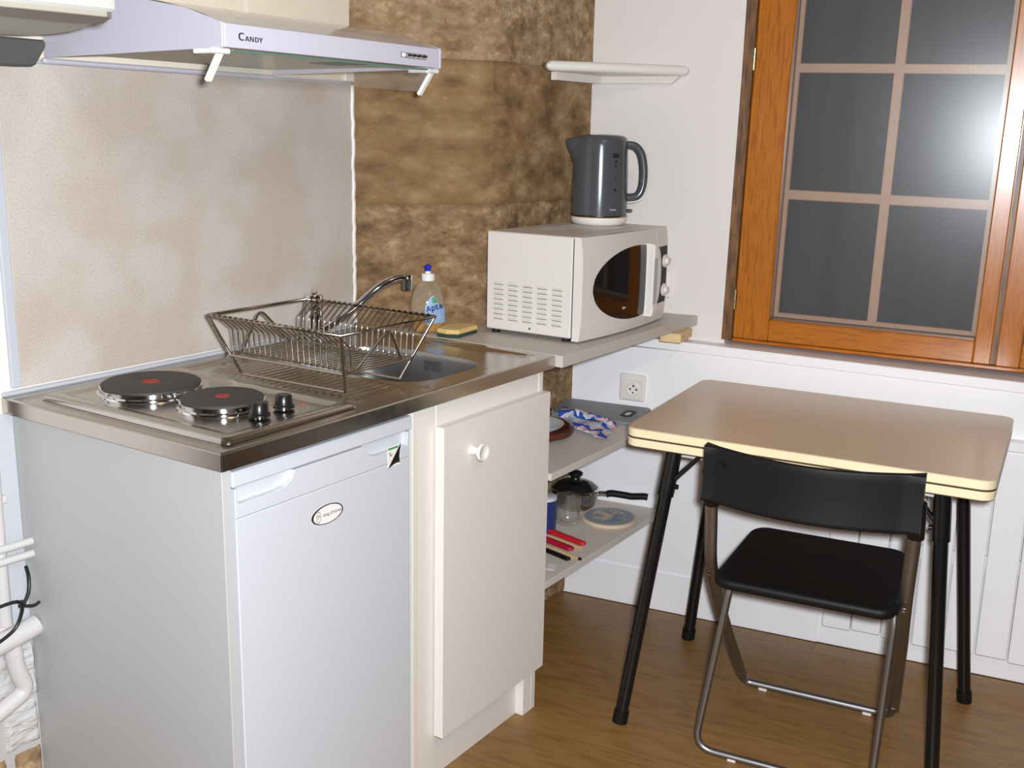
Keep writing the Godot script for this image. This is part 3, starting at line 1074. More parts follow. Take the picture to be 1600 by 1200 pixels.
func fridge() -> void:
	var t := thing("fridge", "white under-counter fridge with an oval badge on its door", "fridge")
	part("body", mb().bx(0.040, 0.4945, 0.012, 0.828, 0.03, 0.552, 0.003), M.fridge, t)
	part("gasket", mb().bx(0.043, 0.4935, 0.03, 0.828, 0.552, 0.560, 0.001), M.fridge_grey, t)
	part("top_panel", mb().bx(0.0375, 0.4955, 0.829, 0.856, 0.03, 0.580, 0.002), M.fridge, t)
	part("foot", mb().bx(0.07, 0.46, 0.0, 0.012, 0.08, 0.50, 0.001), M.black, t)
	# door with two scooped grips in its top edge
	var x0 := 0.0405
	var x1 := 0.4865
	var d := part("door", mb().bx(x0, x1, 0.035, 0.775, 0.5605, 0.581, 0.0015), M.fridge, t)
	part("door_backing", mb().bx(x0, x1, 0.775, 0.8265, 0.5605, 0.568, 0.002), M.fridge, d)
	# face of the top band with its grip outline, drawn in x,y and given depth
	var op := PackedVector2Array()
	op.append(Vector2(x0, 0.776))
	op.append(Vector2(x0, 0.8265))
	op.append(Vector2(x0 + 0.006, 0.8265))
	var gl := [Vector2(0.048, 0.800), Vector2(0.130, 0.800), Vector2(0.152, 0.803), Vector2(0.166, 0.812), Vector2(0.174, 0.8265)]
	op.append_array(gl)
	var gr := [Vector2(0.352, 0.8265), Vector2(0.360, 0.812), Vector2(0.374, 0.803), Vector2(0.396, 0.800), Vector2(0.478, 0.800), Vector2(0.480, 0.8265)]
	op.append_array(gr)
	op.append(Vector2(x1, 0.8265))
	op.append(Vector2(x1, 0.776))
	var band := mb()
	band.xf = Transform3D(Basis(Vector3(1, 0, 0), Vector3(0, 0, 1), Vector3(0, 1, 0)), Vector3(0, 0, 0))
	band.prism(op, 0.566, 0.581, 0.0012)
	part("door_band", band, M.fridge, d)
	part("hinge_seam", mb().bx(0.487, 0.4885, 0.035, 0.828, 0.556, 0.579, 0.0003), M.fridge_grey, t)
	# badge
	var bd := mb()
	bd.xf = Transform3D(Basis(Vector3.RIGHT, PI / 2), Vector3(0.2525, 0.7245, 0.581))
	bd.lathe([Vector2(1.0, 0.0), Vector2(0.985, 0.0016), Vector2(0.93, 0.0020), Vector2(0.90, 0.0014)], 48, Vector3.ZERO, 0.0405, 0.0182)
	var bg := part("badge", bd, M.chrome, d)
	var fc := mb()
	fc.xf = bd.xf
	fc.lathe([Vector2(0.91, 0.0), Vector2(0.91, 0.0013), Vector2(0.0, 0.0013)], 48, Vector3.ZERO, 0.0405, 0.0182)
	part("badge_face", fc, M.white_gloss, bg)
	put_text("badge_text", "King d'Home", 0.0060, M.print_grey, bg, Vector3(0.2640, 0.7245, 0.5826))
	put_text("badge_emblem", "P", 0.0090, M.print_grey, bg, Vector3(0.2285, 0.7245, 0.5826))
	var em := mb()
	em.xf = Transform3D(Basis(Vector3.RIGHT, PI / 2), Vector3(0.2285, 0.7245, 0.5822))
	em.lathe([Vector2(0.0062, 0.0), Vector2(0.0062, 0.0006), Vector2(0.0055, 0.0006), Vector2(0.0055, 0.0)], 24, Vector3.ZERO, 1.0, 1.7)
	part("badge_ring", em, M.print_grey, bg)
	# sticker with a peeling black corner
	var sk := part("sticker", mb().bx(0.419, 0.457, 0.768, 0.809, 0.5810, 0.5816, 0.0002), M.white_gloss, d)
	var curl := []
	for i in 9:
		var row := []
		var u := i / 8.0
		for j in 7:
			var w := j / 6.0
			var p := Vector2(0.4195, 0.7665).lerp(Vector2(0.4578, 0.8105), u)
			var far := Vector2(0.4195, 0.7665).lerp(Vector2(0.4555, 0.7715), minf(u * 2.0, 1.0)) if u < 0.5 else Vector2(0.4555, 0.7715).lerp(Vector2(0.4578, 0.8105), u * 2.0 - 1.0)
			far = far.lerp(p, 0.25 * absf(sin(u * TAU)))
			var q := p.lerp(far, w)
			row.append(Vector3(q.x, q.y, 0.5818 + 0.003 * sin(w * PI) * sin(u * PI)))
		curl.append(row)
	part("black_corner", mb().sheet(curl, Vector3(0, 0, 1)), M.black, sk)
	var tk := mb()
	tk.tube([Vector3(0.4245, 0.7985, 0.5818), Vector3(0.4255, 0.793, 0.5818), Vector3(0.4275, 0.790, 0.5818), Vector3(0.4315, 0.7935, 0.5818)], 0.0013, 6)
	part("green_mark", tk, M.label_green, sk)
	part("sticker_header", mb().bx(0.4205, 0.450, 0.8025, 0.8065, 0.5816, 0.5818, 0.0), M.label_green, sk)


func cabinet() -> void:
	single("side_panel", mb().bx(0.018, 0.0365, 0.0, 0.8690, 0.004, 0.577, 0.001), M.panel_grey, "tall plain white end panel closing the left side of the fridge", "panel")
	var t := thing("sink_cabinet", "white sink cabinet with one door and round knob, right of the fridge", "cabinet")
	part("side_panel", mb().bx(0.4985, 0.5155, 0.0, 0.8690, 0.02, 0.578, 0.001), M.white_edge, t)
	var sp := mb().bx(0.9665, 0.9845, 0.0, 0.8690, 0.02, 0.574, 0.001)
	part("side_panel", sp, M.white, t)
	part("filler", mb().bx(0.516, 0.580, 0.0, 0.8690, 0.555, 0.572, 0.001), M.white, t)
	part("top_rail", mb().bx(0.5805, 0.966, 0.80, 0.8690, 0.555, 0.573, 0.001), M.white, t)
	part("plinth", mb().bx(0.5805, 0.930, 0.0, 0.135, 0.538, 0.553, 0.001), M.white, t)
	part("corner_post", mb().bx(0.9305, 0.966, 0.0, 0.14, 0.535, 0.574, 0.001), M.white_gloss, t)
	part("back_panel", mb().bx(0.516, 0.966, 0.0, 0.866, 0.02, 0.03, 0.0), M.white, t)
	var d := part("door", mb().bx(0.5735, 0.9815, 0.121, 0.8155, 0.5745, 0.5975, 0.0015), M.white, t)
	var kn := mb()
	kn.xf = Transform3D(Basis(Vector3.RIGHT, PI / 2), Vector3(0.672, 0.7475, 0.5975))
	kn.lathe([Vector2(0.0105, 0.0), Vector2(0.0095, 0.006), Vector2(0.0085, 0.014), Vector2(0.010, 0.020), Vector2(0.0185, 0.024), Vector2(0.0195, 0.028), Vector2(0.0175, 0.0315), Vector2(0.0155, 0.0312), Vector2(0.013, 0.029), Vector2(0.0, 0.028)], 36)
	part("knob", kn, M.white_gloss, d)


func hood() -> void:
	var t := thing("cooker_hood", "white cooker hood with push buttons above the hob", "cooker hood")
	var x0 := 0.132
	var x1 := 0.700
	# side profile in z,y: shallow front, sloping up to the back
	var prof := PackedVector2Array([Vector2(0.016, 1.5135), Vector2(0.016, 1.620), Vector2(0.27, 1.607), Vector2(0.40, 1.585), Vector2(0.4885, 1.559), Vector2(0.490, 1.557), Vector2(0.490, 1.521), Vector2(0.488, 1.5195)])
	var body := mb()
	body.xf = Transform3D(Basis(Vector3(0, 0, 1), Vector3(1, 0, 0), Vector3(0, 1, 0)), Vector3.ZERO)
	var shell := PackedVector2Array(prof)
	body.prism(shell, x0, x0 + 0.006, 0.0008)
	body.prism(shell, x1 - 0.006, x1, 0.0008)
	body.xf = Transform3D.IDENTITY
	body.bx(x0 + 0.006, x1 - 0.006, 1.5205, 1.5575, 0.484, 0.490, 0.0008)
	var rg := []
	for q in [Vector2(0.016, 1.620), Vector2(0.15, 1.614), Vector2(0.27, 1.607), Vector2(0.34, 1.5965), Vector2(0.40, 1.585), Vector2(0.445, 1.5725), Vector2(0.489, 1.5577)]:
		rg.append([Vector3(x0 + 0.004, q.y, q.x), Vector3(x1 - 0.004, q.y, q.x)])
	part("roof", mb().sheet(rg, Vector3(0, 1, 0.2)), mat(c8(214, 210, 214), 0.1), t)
	part("housing", body, M.hood, t)
	part("grease_filter", mb().bx(x0 + 0.008, x1 - 0.008, 1.524, 1.530, 0.02, 0.482, 0.001), M.filter, t)
	part("rear_rail", mb().bx(x0 - 0.004, x1, 1.5035, 1.513, 0.0095, 0.022, 0.003), M.hood, t)
	for k in 7:
		part("vent_slot", mb().bx(0.520 + k * 0.011, 0.525 + k * 0.011, 1.5222, 1.5238, 0.30, 0.40, 0.0003), M.gap, t)
	# flip-down glass visor on two brackets
	var gl := mb()
	gl.xf = Transform3D(Basis(Vector3.RIGHT, deg_to_rad(-54)), Vector3(0, 1.5165, 0.474))
	gl.bx(x0 + 0.010, x1 - 0.014, -0.002, 0.002, -0.050, 0.002, 0.0006)
	part("glass_visor", gl, clear_mat(c8(200, 206, 196), 0.07, 0.05), t)
	part("visor_edge", mb().bx(x0 + 0.03, x1 - 0.014, 1.5155, 1.5190, 0.4755, 0.4790, 0.0006), mat(c8(96, 128, 112), 0.2), t)
	for xx in [x0 + 0.004, x1 - 0.016]:
		var br := mb()
		br.xf = Transform3D(Basis(Vector3.RIGHT, deg_to_rad(-54)), Vector3(xx + 0.006, 1.5165, 0.474))
		br.box(Vector3(0, -0.001, -0.028), Vector3(0.013, 0.008, 0.060), 0.002)
		var bk := part("visor_bracket", br, M.white_gloss, t)
		part("pivot", mb().tube([Vector3(xx - 0.012, 1.5155, 0.476), Vector3(xx + 0.020, 1.5155, 0.476)], 0.005, 12), M.white_gloss, bk)
		part("bracket_foot", mb().bx(xx - 0.004, xx + 0.016, 1.512, 1.5195, 0.42, 0.47, 0.001), M.white_gloss, bk)
	# maker's lettering and push buttons on the front
	put_text("lettering", "C", 0.0125, M.print_dark, t, Vector3(0.1715, 1.5385, 0.4903), Basis.IDENTITY, "Droid Sans", 700).scale = Vector3(1.25, 1, 1)
	put_text("lettering", "ANDY", 0.0080, M.print_dark, t, Vector3(0.199, 1.5362, 0.4903), Basis.IDENTITY, "Droid Sans", 700).scale = Vector3(1.3, 1, 1)
	var cp := part("control_panel", mb().bx(0.572, 0.652, 1.5335, 1.5440, 0.4895, 0.4912, 0.0005), M.print_grey, t)
	for k in 5:
		var xb := 0.574 + k * 0.0155
		part("push_button", mb().bx(xb, xb + 0.0105, 1.5345, 1.5430, 0.4905, 0.4985 if k > 0 else 0.4945, 0.002), M.chrome if k > 0 else M.white_gloss, cp)


func appliance() -> void:
	var t := thing("wall_appliance", "white rounded appliance casing with dark block beneath, top left beside the hood", "appliance")
	var poly := PackedVector2Array([Vector2(-0.75, 0.500), Vector2(-0.264, 0.540), Vector2(-0.125, 0.558), Vector2(-0.113, 0.556), Vector2(-0.106, 0.545), Vector2(-0.060, 0.463), Vector2(-0.010, 0.365), Vector2(0.028, 0.275), Vector2(0.046, 0.205), Vector2(0.052, 0.145), Vector2(0.046, 0.095), Vector2(0.02, 0.065), Vector2(-0.04, 0.045), Vector2(-0.10, 0.040), Vector2(-0.75, 0.04)])
	part("casing", mb().prism(poly, 1.545, 2.1, 0.004, true), M.appl, t)
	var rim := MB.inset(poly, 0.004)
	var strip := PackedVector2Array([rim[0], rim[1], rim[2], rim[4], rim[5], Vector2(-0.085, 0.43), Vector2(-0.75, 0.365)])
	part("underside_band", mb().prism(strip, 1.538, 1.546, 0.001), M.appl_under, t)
	var pan := MB.inset(poly, 0.012)
	part("underside_panel", mb().prism(pan, 1.541, 1.5455, 0.001), M.appl_panel, t)
	var blk := mb()
	blk.xf = Transform3D(Basis(Vector3(1, 0, 0), Vector3(0, 0, 1), Vector3(0, 1, 0)), Vector3.ZERO)
	blk.prism(PackedVector2Array([Vector2(-0.3, 1.488), Vector2(0.078, 1.494), Vector2(0.086, 1.498), Vector2(0.106, 1.527), Vector2(0.108, 1.535), Vector2(0.104, 1.541), Vector2(-0.3, 1.541)]), 0.0, 0.062, 0.003)
	part("dark_block", blk, M.dark_grey, t)


func dish_rack() -> void:
	var t := thing("dish_rack", "chromed wire dish rack standing on the drainer beside the sink", "dish rack")
	var yt := 1.030
	var ym := 0.945
	var yb := 0.9035
	var a := Vector3(0.345, yt, 0.177)
	var b := Vector3(0.346, yt, 0.533)
	var c := Vector3(0.627, yt, 0.533)
	var d := Vector3(0.625, yt, 0.174)
	var bot := [Vector3(0.402, yb, 0.206), Vector3(0.414, yb, 0.480), Vector3(0.568, yb, 0.488), Vector3(0.566, yb, 0.206)]
	var tops := [a, b, c, d]
	var mid := []
	for i in 4:
		mid.append(tops[i].lerp(bot[i], 0.68))
	part("top_frame", mb().tube([a, b, c, d], 0.0034, 10, true), M.wire, t)
	for i in 4:
		part("leg", mb().tube([tops[i], bot[i]], 0.0032, 10), M.wire, t)
	part("side_rail", mb().tube([mid[0], mid[1]], 0.0028, 8), M.wire, t)
	part("side_rail", mb().tube([mid[3], mid[2]], 0.0028, 8), M.wire, t)
	part("base_rail", mb().tube([bot[0], bot[1]], 0.0028, 8), M.wire, t)
	part("base_rail", mb().tube([bot[3], bot[2]], 0.0028, 8), M.wire, t)
	for e in [[0, 3], [1, 2]]:
		var p: Vector3 = mid[e[0]]
		var q: Vector3 = mid[e[1]]
		var top: Vector3 = (tops[e[0]] + tops[e[1]]) * 0.5
		var pk := fillet([p, p.lerp(q, 0.14), top.lerp((p + q) * 0.5, 0.06), p.lerp(q, 0.86), q], 0.018, 6)
		part("end_brace", mb().tube(pk, 0.0028, 8), M.wire, t)
	# bent plate wires, down one side, across and up the other
	var n := 22
	var me: Mesh = null
	for k in n:
		var u := (k + 1.2) / (n + 1.4)
		var tl := a.lerp(b, u)
		var tr := d.lerp(c, u)
		var ml: Vector3 = mid[0].lerp(mid[1], u)
		var mr: Vector3 = mid[3].lerp(mid[2], u)
		ml.z = tl.z
		mr.z = tl.z
		if me == null:
			var pts := fillet([Vector3(-0.006, 0.003, 0) + Vector3(tl.x, 0, 0), Vector3(tl.x + 0.004, 0.003, 0), Vector3(ml.x + 0.006, -0.030, 0), Vector3(ml.x + 0.010, ym - yt + 0.004, 0), Vector3(mr.x - 0.010, ym - yt + 0.004, 0), Vector3(mr.x - 0.006, -0.030, 0), Vector3(tr.x - 0.004, 0.003, 0), Vector3(tr.x + 0.006, 0.003, 0)], 0.006, 4)
			me = mb().tube(pts, 0.0018, 7).mesh()
		var w := partm("plate_wire", me, M.wire, t)
		w.position = Vector3(0, yt, tl.z)


func tap() -> void:
	var t := thing("mixer_tap", "chrome mixer tap with a raised spout behind the dish rack", "tap")
	var at := Vector3(0.735, CH - 0.004, 0.090)
	part("body", mb().lathe([Vector2(0.026, 0.0), Vector2(0.026, 0.006), Vector2(0.021, 0.010), Vector2(0.020, 0.085), Vector2(0.0185, 0.088), Vector2(0.0205, 0.091), Vector2(0.0215, 0.118), Vector2(0.019, 0.124), Vector2(0.0, 0.125)], 32, at), M.chrome, t)
	part("lever", mb().tube(smooth_path([at + Vector3(0.0, 0.122, 0.0), at + Vector3(0.018, 0.126, -0.012), at + Vector3(0.04, 0.126, -0.035)]), 0.006, 12), M.chrome, t)
	var sp := smooth_path([at + Vector3(0.006, 0.035, 0.006), at + Vector3(0.028, 0.062, 0.045), at + Vector3(0.056, 0.096, 0.080), at + Vector3(0.086, 0.134, 0.112), at + Vector3(0.112, 0.155, 0.134), at + Vector3(0.136, 0.163, 0.150), at + Vector3(0.152, 0.160, 0.160)])
	part("spout", mb().tube(sp, 0.0098, 18), M.chrome, t)
	part("nozzle", mb().lathe([Vector2(0.0, 0.0), Vector2(0.0105, 0.0), Vector2(0.0115, 0.002), Vector2(0.0115, 0.016), Vector2(0.013, 0.018), Vector2(0.013, 0.036), Vector2(0.010, 0.038), Vector2(0.0, 0.038)], 24, Vector3(0.886, 1.030, 0.2495)), M.chrome, t)


func bottle_and_sponge() -> void:
	var turn := Basis(Vector3.UP, deg_to_rad(-48))
	var t := thing("soap_bottle", "clear washing-up liquid bottle with blue cap and yellow liquid behind the rack", "bottle", Transform3D(turn, Vector3(1.040, CH + 0.0005, 0.190)))
	var k := 0.6
	var sh := [Vector2(0.0, 0.0), Vector2(0.034, 0.0), Vector2(0.039, 0.004), Vector2(0.041, 0.012), Vector2(0.0435, 0.035), Vector2(0.045, 0.055), Vector2(0.043, 0.080), Vector2(0.037, 0.104), Vector2(0.028, 0.122), Vector2(0.0155, 0.130), Vector2(0.0140, 0.136)]
	part("bottle_body", mb().lathe(sh, 44, Vector3.ZERO, 1.0, k), M.bottle, t)
	var lq := [Vector2(0.0, 0.001), Vector2(0.033, 0.001), Vector2(0.0378, 0.005), Vector2(0.0398, 0.012), Vector2(0.0420, 0.033), Vector2(0.0432, 0.045), Vector2(0.0, 0.045)]
	part("liquid", mb().lathe(lq, 44, Vector3.ZERO, 1.0, k), M.liquid, t)
	var cap := part("cap", mb().lathe([Vector2(0.0165, 0.131), Vector2(0.0168, 0.147), Vector2(0.015, 0.149), Vector2(0.0075, 0.1495), Vector2(0.0072, 0.155)], 28), M.white_gloss, t)
	part("nozzle", mb().lathe([Vector2(0.0075, 0.155), Vector2(0.0078, 0.163), Vector2(0.0098, 0.1655), Vector2(0.0098, 0.168), Vector2(0.0065, 0.170), Vector2(0.005, 0.172), Vector2(0.0, 0.172)], 24), M.blue, cap)
	# label wrapped on the front of the oval body
	var g := []
	for i in 17:
		var row := []
		for j in 9:
			var an := deg_to_rad(lerpf(102.0, 22.0, i / 16.0))
			var u := i / 16.0
			var y := lerpf(0.026, 0.066 + 0.030 * sin(clampf(u * 1.5, 0, 1) * PI), j / 8.0)
			var r := 0.0455 if y < 0.06 else lerpf(0.0455, 0.0400, (y - 0.06) / 0.036)
			row.append(Vector3(cos(an) * r, y, sin(an) * r * k * 1.02))
		g.append(row)
	var lb := part("label", mb().sheet(g, Vector3(0, 0, 1)), M.label_blue, t)
	put_text("label_text", "Apta", 0.0145, M.print_navy, lb, Vector3(0.0145, 0.066, 0.0272), Basis(Vector3.UP, deg_to_rad(12)) * Basis(Vector3(0, 0, 1), deg_to_rad(12)), "Droid Sans", 700)
	var lf := mb().tube([Vector3(0.010, 0.083, 0.0262), Vector3(0.020, 0.086, 0.0245)], 0.006, 8, false, true, Vector2(1, 0.25), Vector3(0, 0, 1))
	part("label_leaf", lf, M.label_green, lb)
	part("label_band", mb().bx(-0.008, 0.030, 0.040, 0.0405, 0.0262, 0.0268, 0.0), M.label_white, lb)
	var s := thing("sponge", "yellow and green scouring sponge lying in front of the soap bottle", "sponge")
	var poly := PackedVector2Array([Vector2(1.006, 0.246), Vector2(1.085, 0.216), Vector2(1.120, 0.262), Vector2(1.108, 0.296), Vector2(1.020, 0.304), Vector2(1.004, 0.276)])
	part("foam", mb().prism(poly, 0.9080, 0.920, 0.003), M.sponge, s)
	part("scouring_pad", mb().prism(poly, 0.9003, 0.9079, 0.001), M.scour, s)


# ------------------------------------------------------------------ shelves and what stands on them
func shelf_poly(zf: float, x0: float, gap := 0.003) -> PackedVector2Array:
	# from the sink unit to the window wall, against the stone
	var s1 := (zf - 0.0) / cos(deg_to_rad(WALL_A))
	var pr := wall(s1 - gap, 0, gap)
	var pc := wall(0.290, 0, gap)
	return PackedVector2Array([Vector2(x0, zf), Vector2(pr.x, pr.z), Vector2(pc.x, pc.z), Vector2(1.225, 0.262), Vector2(x0, 0.045 if x0 > 0.98 else 0.03)])


func shelves() -> void:
	# main laminate worktop that carries the microwave
	var p := PackedVector2Array([Vector2(0.9955, 0.619), Vector2(1.795, 0.6185), Vector2(1.772, 0.49), Vector2(1.692, 0.297), Vector2(1.225, 0.266), Vector2(0.9955, 0.050)])
	# right end stops at the window wall (upper wall, set back over the sill)
	var e0 := wall(0.640, 0, -0.048)
	var e1 := wall(0.292, 0, -0.048)
	p[1] = Vector2(e0.x, 0.6185)
	p[2] = Vector2(wall(0.5, 0, -0.048).x, wall(0.5, 0, -0.048).z)
	p[3] = Vector2(e1.x - 0.01, e1.z)
	var t := thing("laminate_worktop", "long grey laminate shelf carrying the microwave, from the sink to the wall", "shelf")
	part("board", mb().prism(p, 0.8715, 0.8998, 0.0015), M.laminate, t)
	var cl := mb()
	cl.xf = wall_xf(0.605, 0.846, 0.001)
	cl.bx(-0.03, 0.03, 0.0, 0.0255, 0.0, 0.12, 0.002)
	var br := part("wooden_cleat", cl, M.beige_wood, t)
	br.set_meta("label", "bare wooden cleat")
	single("upper_shelf", mb().prism(shelf_poly(0.603, 0.9865), 0.597, 0.615, 0.001), M.shelf, "grey middle shelf holding the cutting board, towel and brown plates", "shelf")
	single("lower_shelf", mb().prism(shelf_poly(0.574, 0.9865), 0.302, 0.320, 0.001), M.shelf, "grey lowest shelf holding the saucepan, glass and round trivet", "shelf")
	# triangular corner shelf
	var cs := thing("corner_shelf", "small white corner shelf on the wall above the kettle", "shelf")
	var k := wall(0.292, 0, -0.047)
	var bq := wall(0.572, 0, -0.047)
	var b2 := wall(0.575, 0, -0.010)
	var tri := PackedVector2Array([Vector2(k.x, k.z), Vector2(bq.x, bq.z), Vector2(b2.x, b2.z), Vector2(1.404, 0.312), Vector2(1.398, 0.288), Vector2(1.66, 0.296)])
	var c2 := mb()
	var grow := []
	for q in 9:
		var an := -PI / 2 + PI * q / 8.0
		var row := []
		for v in MB.inset(tri, 0.014 - 0.014 * cos(an)):
			row.append(Vector3(v.x, 1.5725 + 0.0135 * sin(an), v.y))
		grow.append(row)
	c2.sheet(grow, Vector3(-1, 0, 1), true)
	c2.prism(MB.inset(tri, 0.0138), 1.5592, 1.5858)
	part("shelf_board", c2, M.white_gloss, cs)
	part("stone_side_rail", mb().prism(PackedVector2Array([Vector2(1.440, 0.290), Vector2(1.655, 0.298), Vector2(1.655, 0.322), Vector2(1.440, 0.308)]), 1.5375, 1.559, 0.001), M.white, cs)
	var rl := mb()
	rl.xf = wall_xf(0, 0, -0.049)
	var side := mb()
	side.xf = rl.xf * Transform3D(Basis(Vector3(1, 0, 0), Vector3(0, 0, 1), Vector3(0, 1, 0)), Vector3.ZERO)
	side.prism(PackedVector2Array([Vector2(0.31, 1.5385), Vector2(0.527, 1.5385), Vector2(0.55, 1.559), Vector2(0.31, 1.559)]), 0.0, 0.022, 0.001)
	part("wall_side_rail", side, M.white, cs)


func microwave() -> void:
	var t := thing("microwave", "white microwave oven with an oval dark window on the grey shelf", "microwave", Transform3D(Basis(Vector3.UP, deg_to_rad(0.6)), Vector3(1.140, 0.9005, 0.552)))
	# local: x right, z towards the room, front of the body at z = 0
	var W := 0.478
	var H := 0.257
	part("housing", mb().bx(0.0, W, 0.010, H, -0.250, -0.001, 0.003), M.mw, t)
	for f in [[0.018, -0.022], [W - 0.03, -0.022], [0.018, -0.23], [W - 0.03, -0.23]]:
		part("foot", mb().lathe([Vector2(0.0, 0.0), Vector2(0.011, 0.0), Vector2(0.012, 0.010), Vector2(0.0, 0.010)], 16, Vector3(f[0], 0, f[1])), M.black, t)
	part("hinge_gap", mb().bx(0.003, 0.02, 0.008, H - 0.004, -0.0012, 0.0012, 0.0), M.gap, t)
	# louvres pressed in the left side
	for i in 5:
		for j in 8:
			var z := -0.212 + i * 0.043
			var y := 0.042 + j * 0.0125
			var lv := mb()
			lv.xf = Transform3D(Basis(Vector3(0, 0, 1), deg_to_rad(24)), Vector3(-0.0005, y, z))
			lv.box(Vector3(-0.0012, 0, 0), Vector3(0.004, 0.0062, 0.028), 0.001)
			var o := part("louvre", lv, M.mw, t)
			part("louvre_shade", mb().bx(-0.0006, 0.0, y - 0.0058, y - 0.0036, z - 0.0140, z + 0.0140, 0.0), M.louvre_shade_grey, o)  # grey strip paints the shading under each louvre, no slot is cut
	part("screw", mb().tube([Vector3(-0.0012, 0.022, -0.118), Vector3(0.0, 0.022, -0.118)], 0.003, 12), M.tube, t)
	# bowed front: door and control panel share a curved section
	var xd := 0.392
	var front := func(x: float, y: float) -> float:
		var u := x / W
		var bow := 0.026 + 0.016 * sin(clampf(u, 0, 1) * PI)
		var v := y / H
		return bow - 0.008 * pow(absf(v * 2 - 1), 4.0)
	var build := func(x0: float, x1: float) -> MB:
		var m := mb()
		var g := []
		for i in 25:
			var row := []
			for j in 21:
				var x := lerpf(x0, x1, i / 24.0)
				var y := lerpf(0.004, H, j / 20.0)
				row.append(Vector3(x, y, front.call(x, y)))
			g.append(row)
		m.sheet(g, Vector3(0, 0, 1))
		for s in [0, 24]:
			for j in 20:
				var p: Vector3 = g[s][j]
				var q: Vector3 = g[s][j + 1]
				m.quad(p, q, Vector3(q.x, q.y, 0.0), Vector3(p.x, p.y, 0.0), Vector3(-1 if s == 0 else 1, 0, 0))
		for s in [0, 20]:
			for i in 24:
				var p: Vector3 = g[i][s]
				var q: Vector3 = g[i + 1][s]
				m.quad(p, q, Vector3(q.x, q.y, 0.0), Vector3(p.x, p.y, 0.0), Vector3(0, -1 if s == 0 else 1, 0))
		return m
	var d := part("door", build.call(0.004, xd), M.mw, t)
	var cpn := part("control_panel", build.call(xd + 0.0015, W - 0.001), M.mw, t)
	# dark oval window, cut straight on the right by the handle
	var ov := []
	var xr := 0.318
	for i in 41:
		var row := []
		for j in 17:
			var x := lerpf(0.048, xr, i / 40.0)
			var u := clampf(1.0 - pow((x - 0.262) / 0.2145, 2), 0.0, 1.0)
			var hh := 0.094 * sqrt(u)
			var y := 0.128 + lerpf(-hh, hh, j / 16.0)
			row.append(Vector3(x, y, front.call(x, y) + 0.0006))
		ov.append(row)
	part("door_window", mb().sheet(ov, Vector3(0, 0, 1)), M.mw_glass, d)
	put_text("brand_mark", "Brandt", 0.006, M.print_light, d, Vector3(0.2, 0.068, front.call(0.2, 0.068) + 0.0008), Basis(Vector3.UP, 0.05))
	# handle: flat on the left, bowed on the right
	var hp := PackedVector2Array()
	for i in 17:
		var an := -PI / 2 + PI * i / 16.0
		hp.append(Vector2(xr + 0.004 + 0.043 * cos(an), 0.126 + 0.096 * sin(an)))
	var hz: float = front.call(0.335, 0.126)
	var hm := mb()
	hm.xf = Transform3D(Basis(Vector3(1, 0, 0), Vector3(0, 0, 1), Vector3(0, 1, 0)), Vector3.ZERO)
	hm.prism(hp, hz - 0.02, hz + 0.022, 0.004)
	var hd := part("handle", hm, M.white_gloss, d)
	part("handle_grip", mb().bx(xr + 0.006, xr + 0.026, 0.062, 0.184, hz + 0.021, hz + 0.0228, 0.001), M.panel_grey, hd)
	# black crescent on the panel with two dials
	var cr := []
	for i in 15:
		var row := []
		for j in 17:
			var y := lerpf(0.052, 0.206, j / 16.0)
			var bow := 0.028 * sqrt(maxf(0.0, 1.0 - pow((y - 0.129) / 0.08, 2)))
			var x := lerpf(0.392 + 0.006 + bow * 1.2, W - 0.006, i / 14.0)
			row.append(Vector3(x, y, front.call(x, y) + 0.0006))
		cr.append(row)
	part("panel_black", mb().sheet(cr, Vector3(0, 0, 1)), M.black_soft, cpn)
	for y in [0.165, 0.086]:
		var dl := mb()
		dl.xf = Transform3D(Basis(Vector3.RIGHT, PI / 2), Vector3(0.452, y, front.call(0.452, y)))
		dl.lathe([Vector2(0.018, 0.0), Vector2(0.0172, 0.006), Vector2(0.012, 0.008), Vector2(0.0105, 0.014), Vector2(0.009, 0.016), Vector2(0.0, 0.016)], 28)
		part("dial", dl, M.mw, cpn)
	for k in 9:
		part("top_vent", mb().bx(0.16 + k * 0.03, 0.178 + k * 0.03, H - 0.0002, H + 0.0006, -0.20, -0.13, 0.0003), M.panel_grey, t)


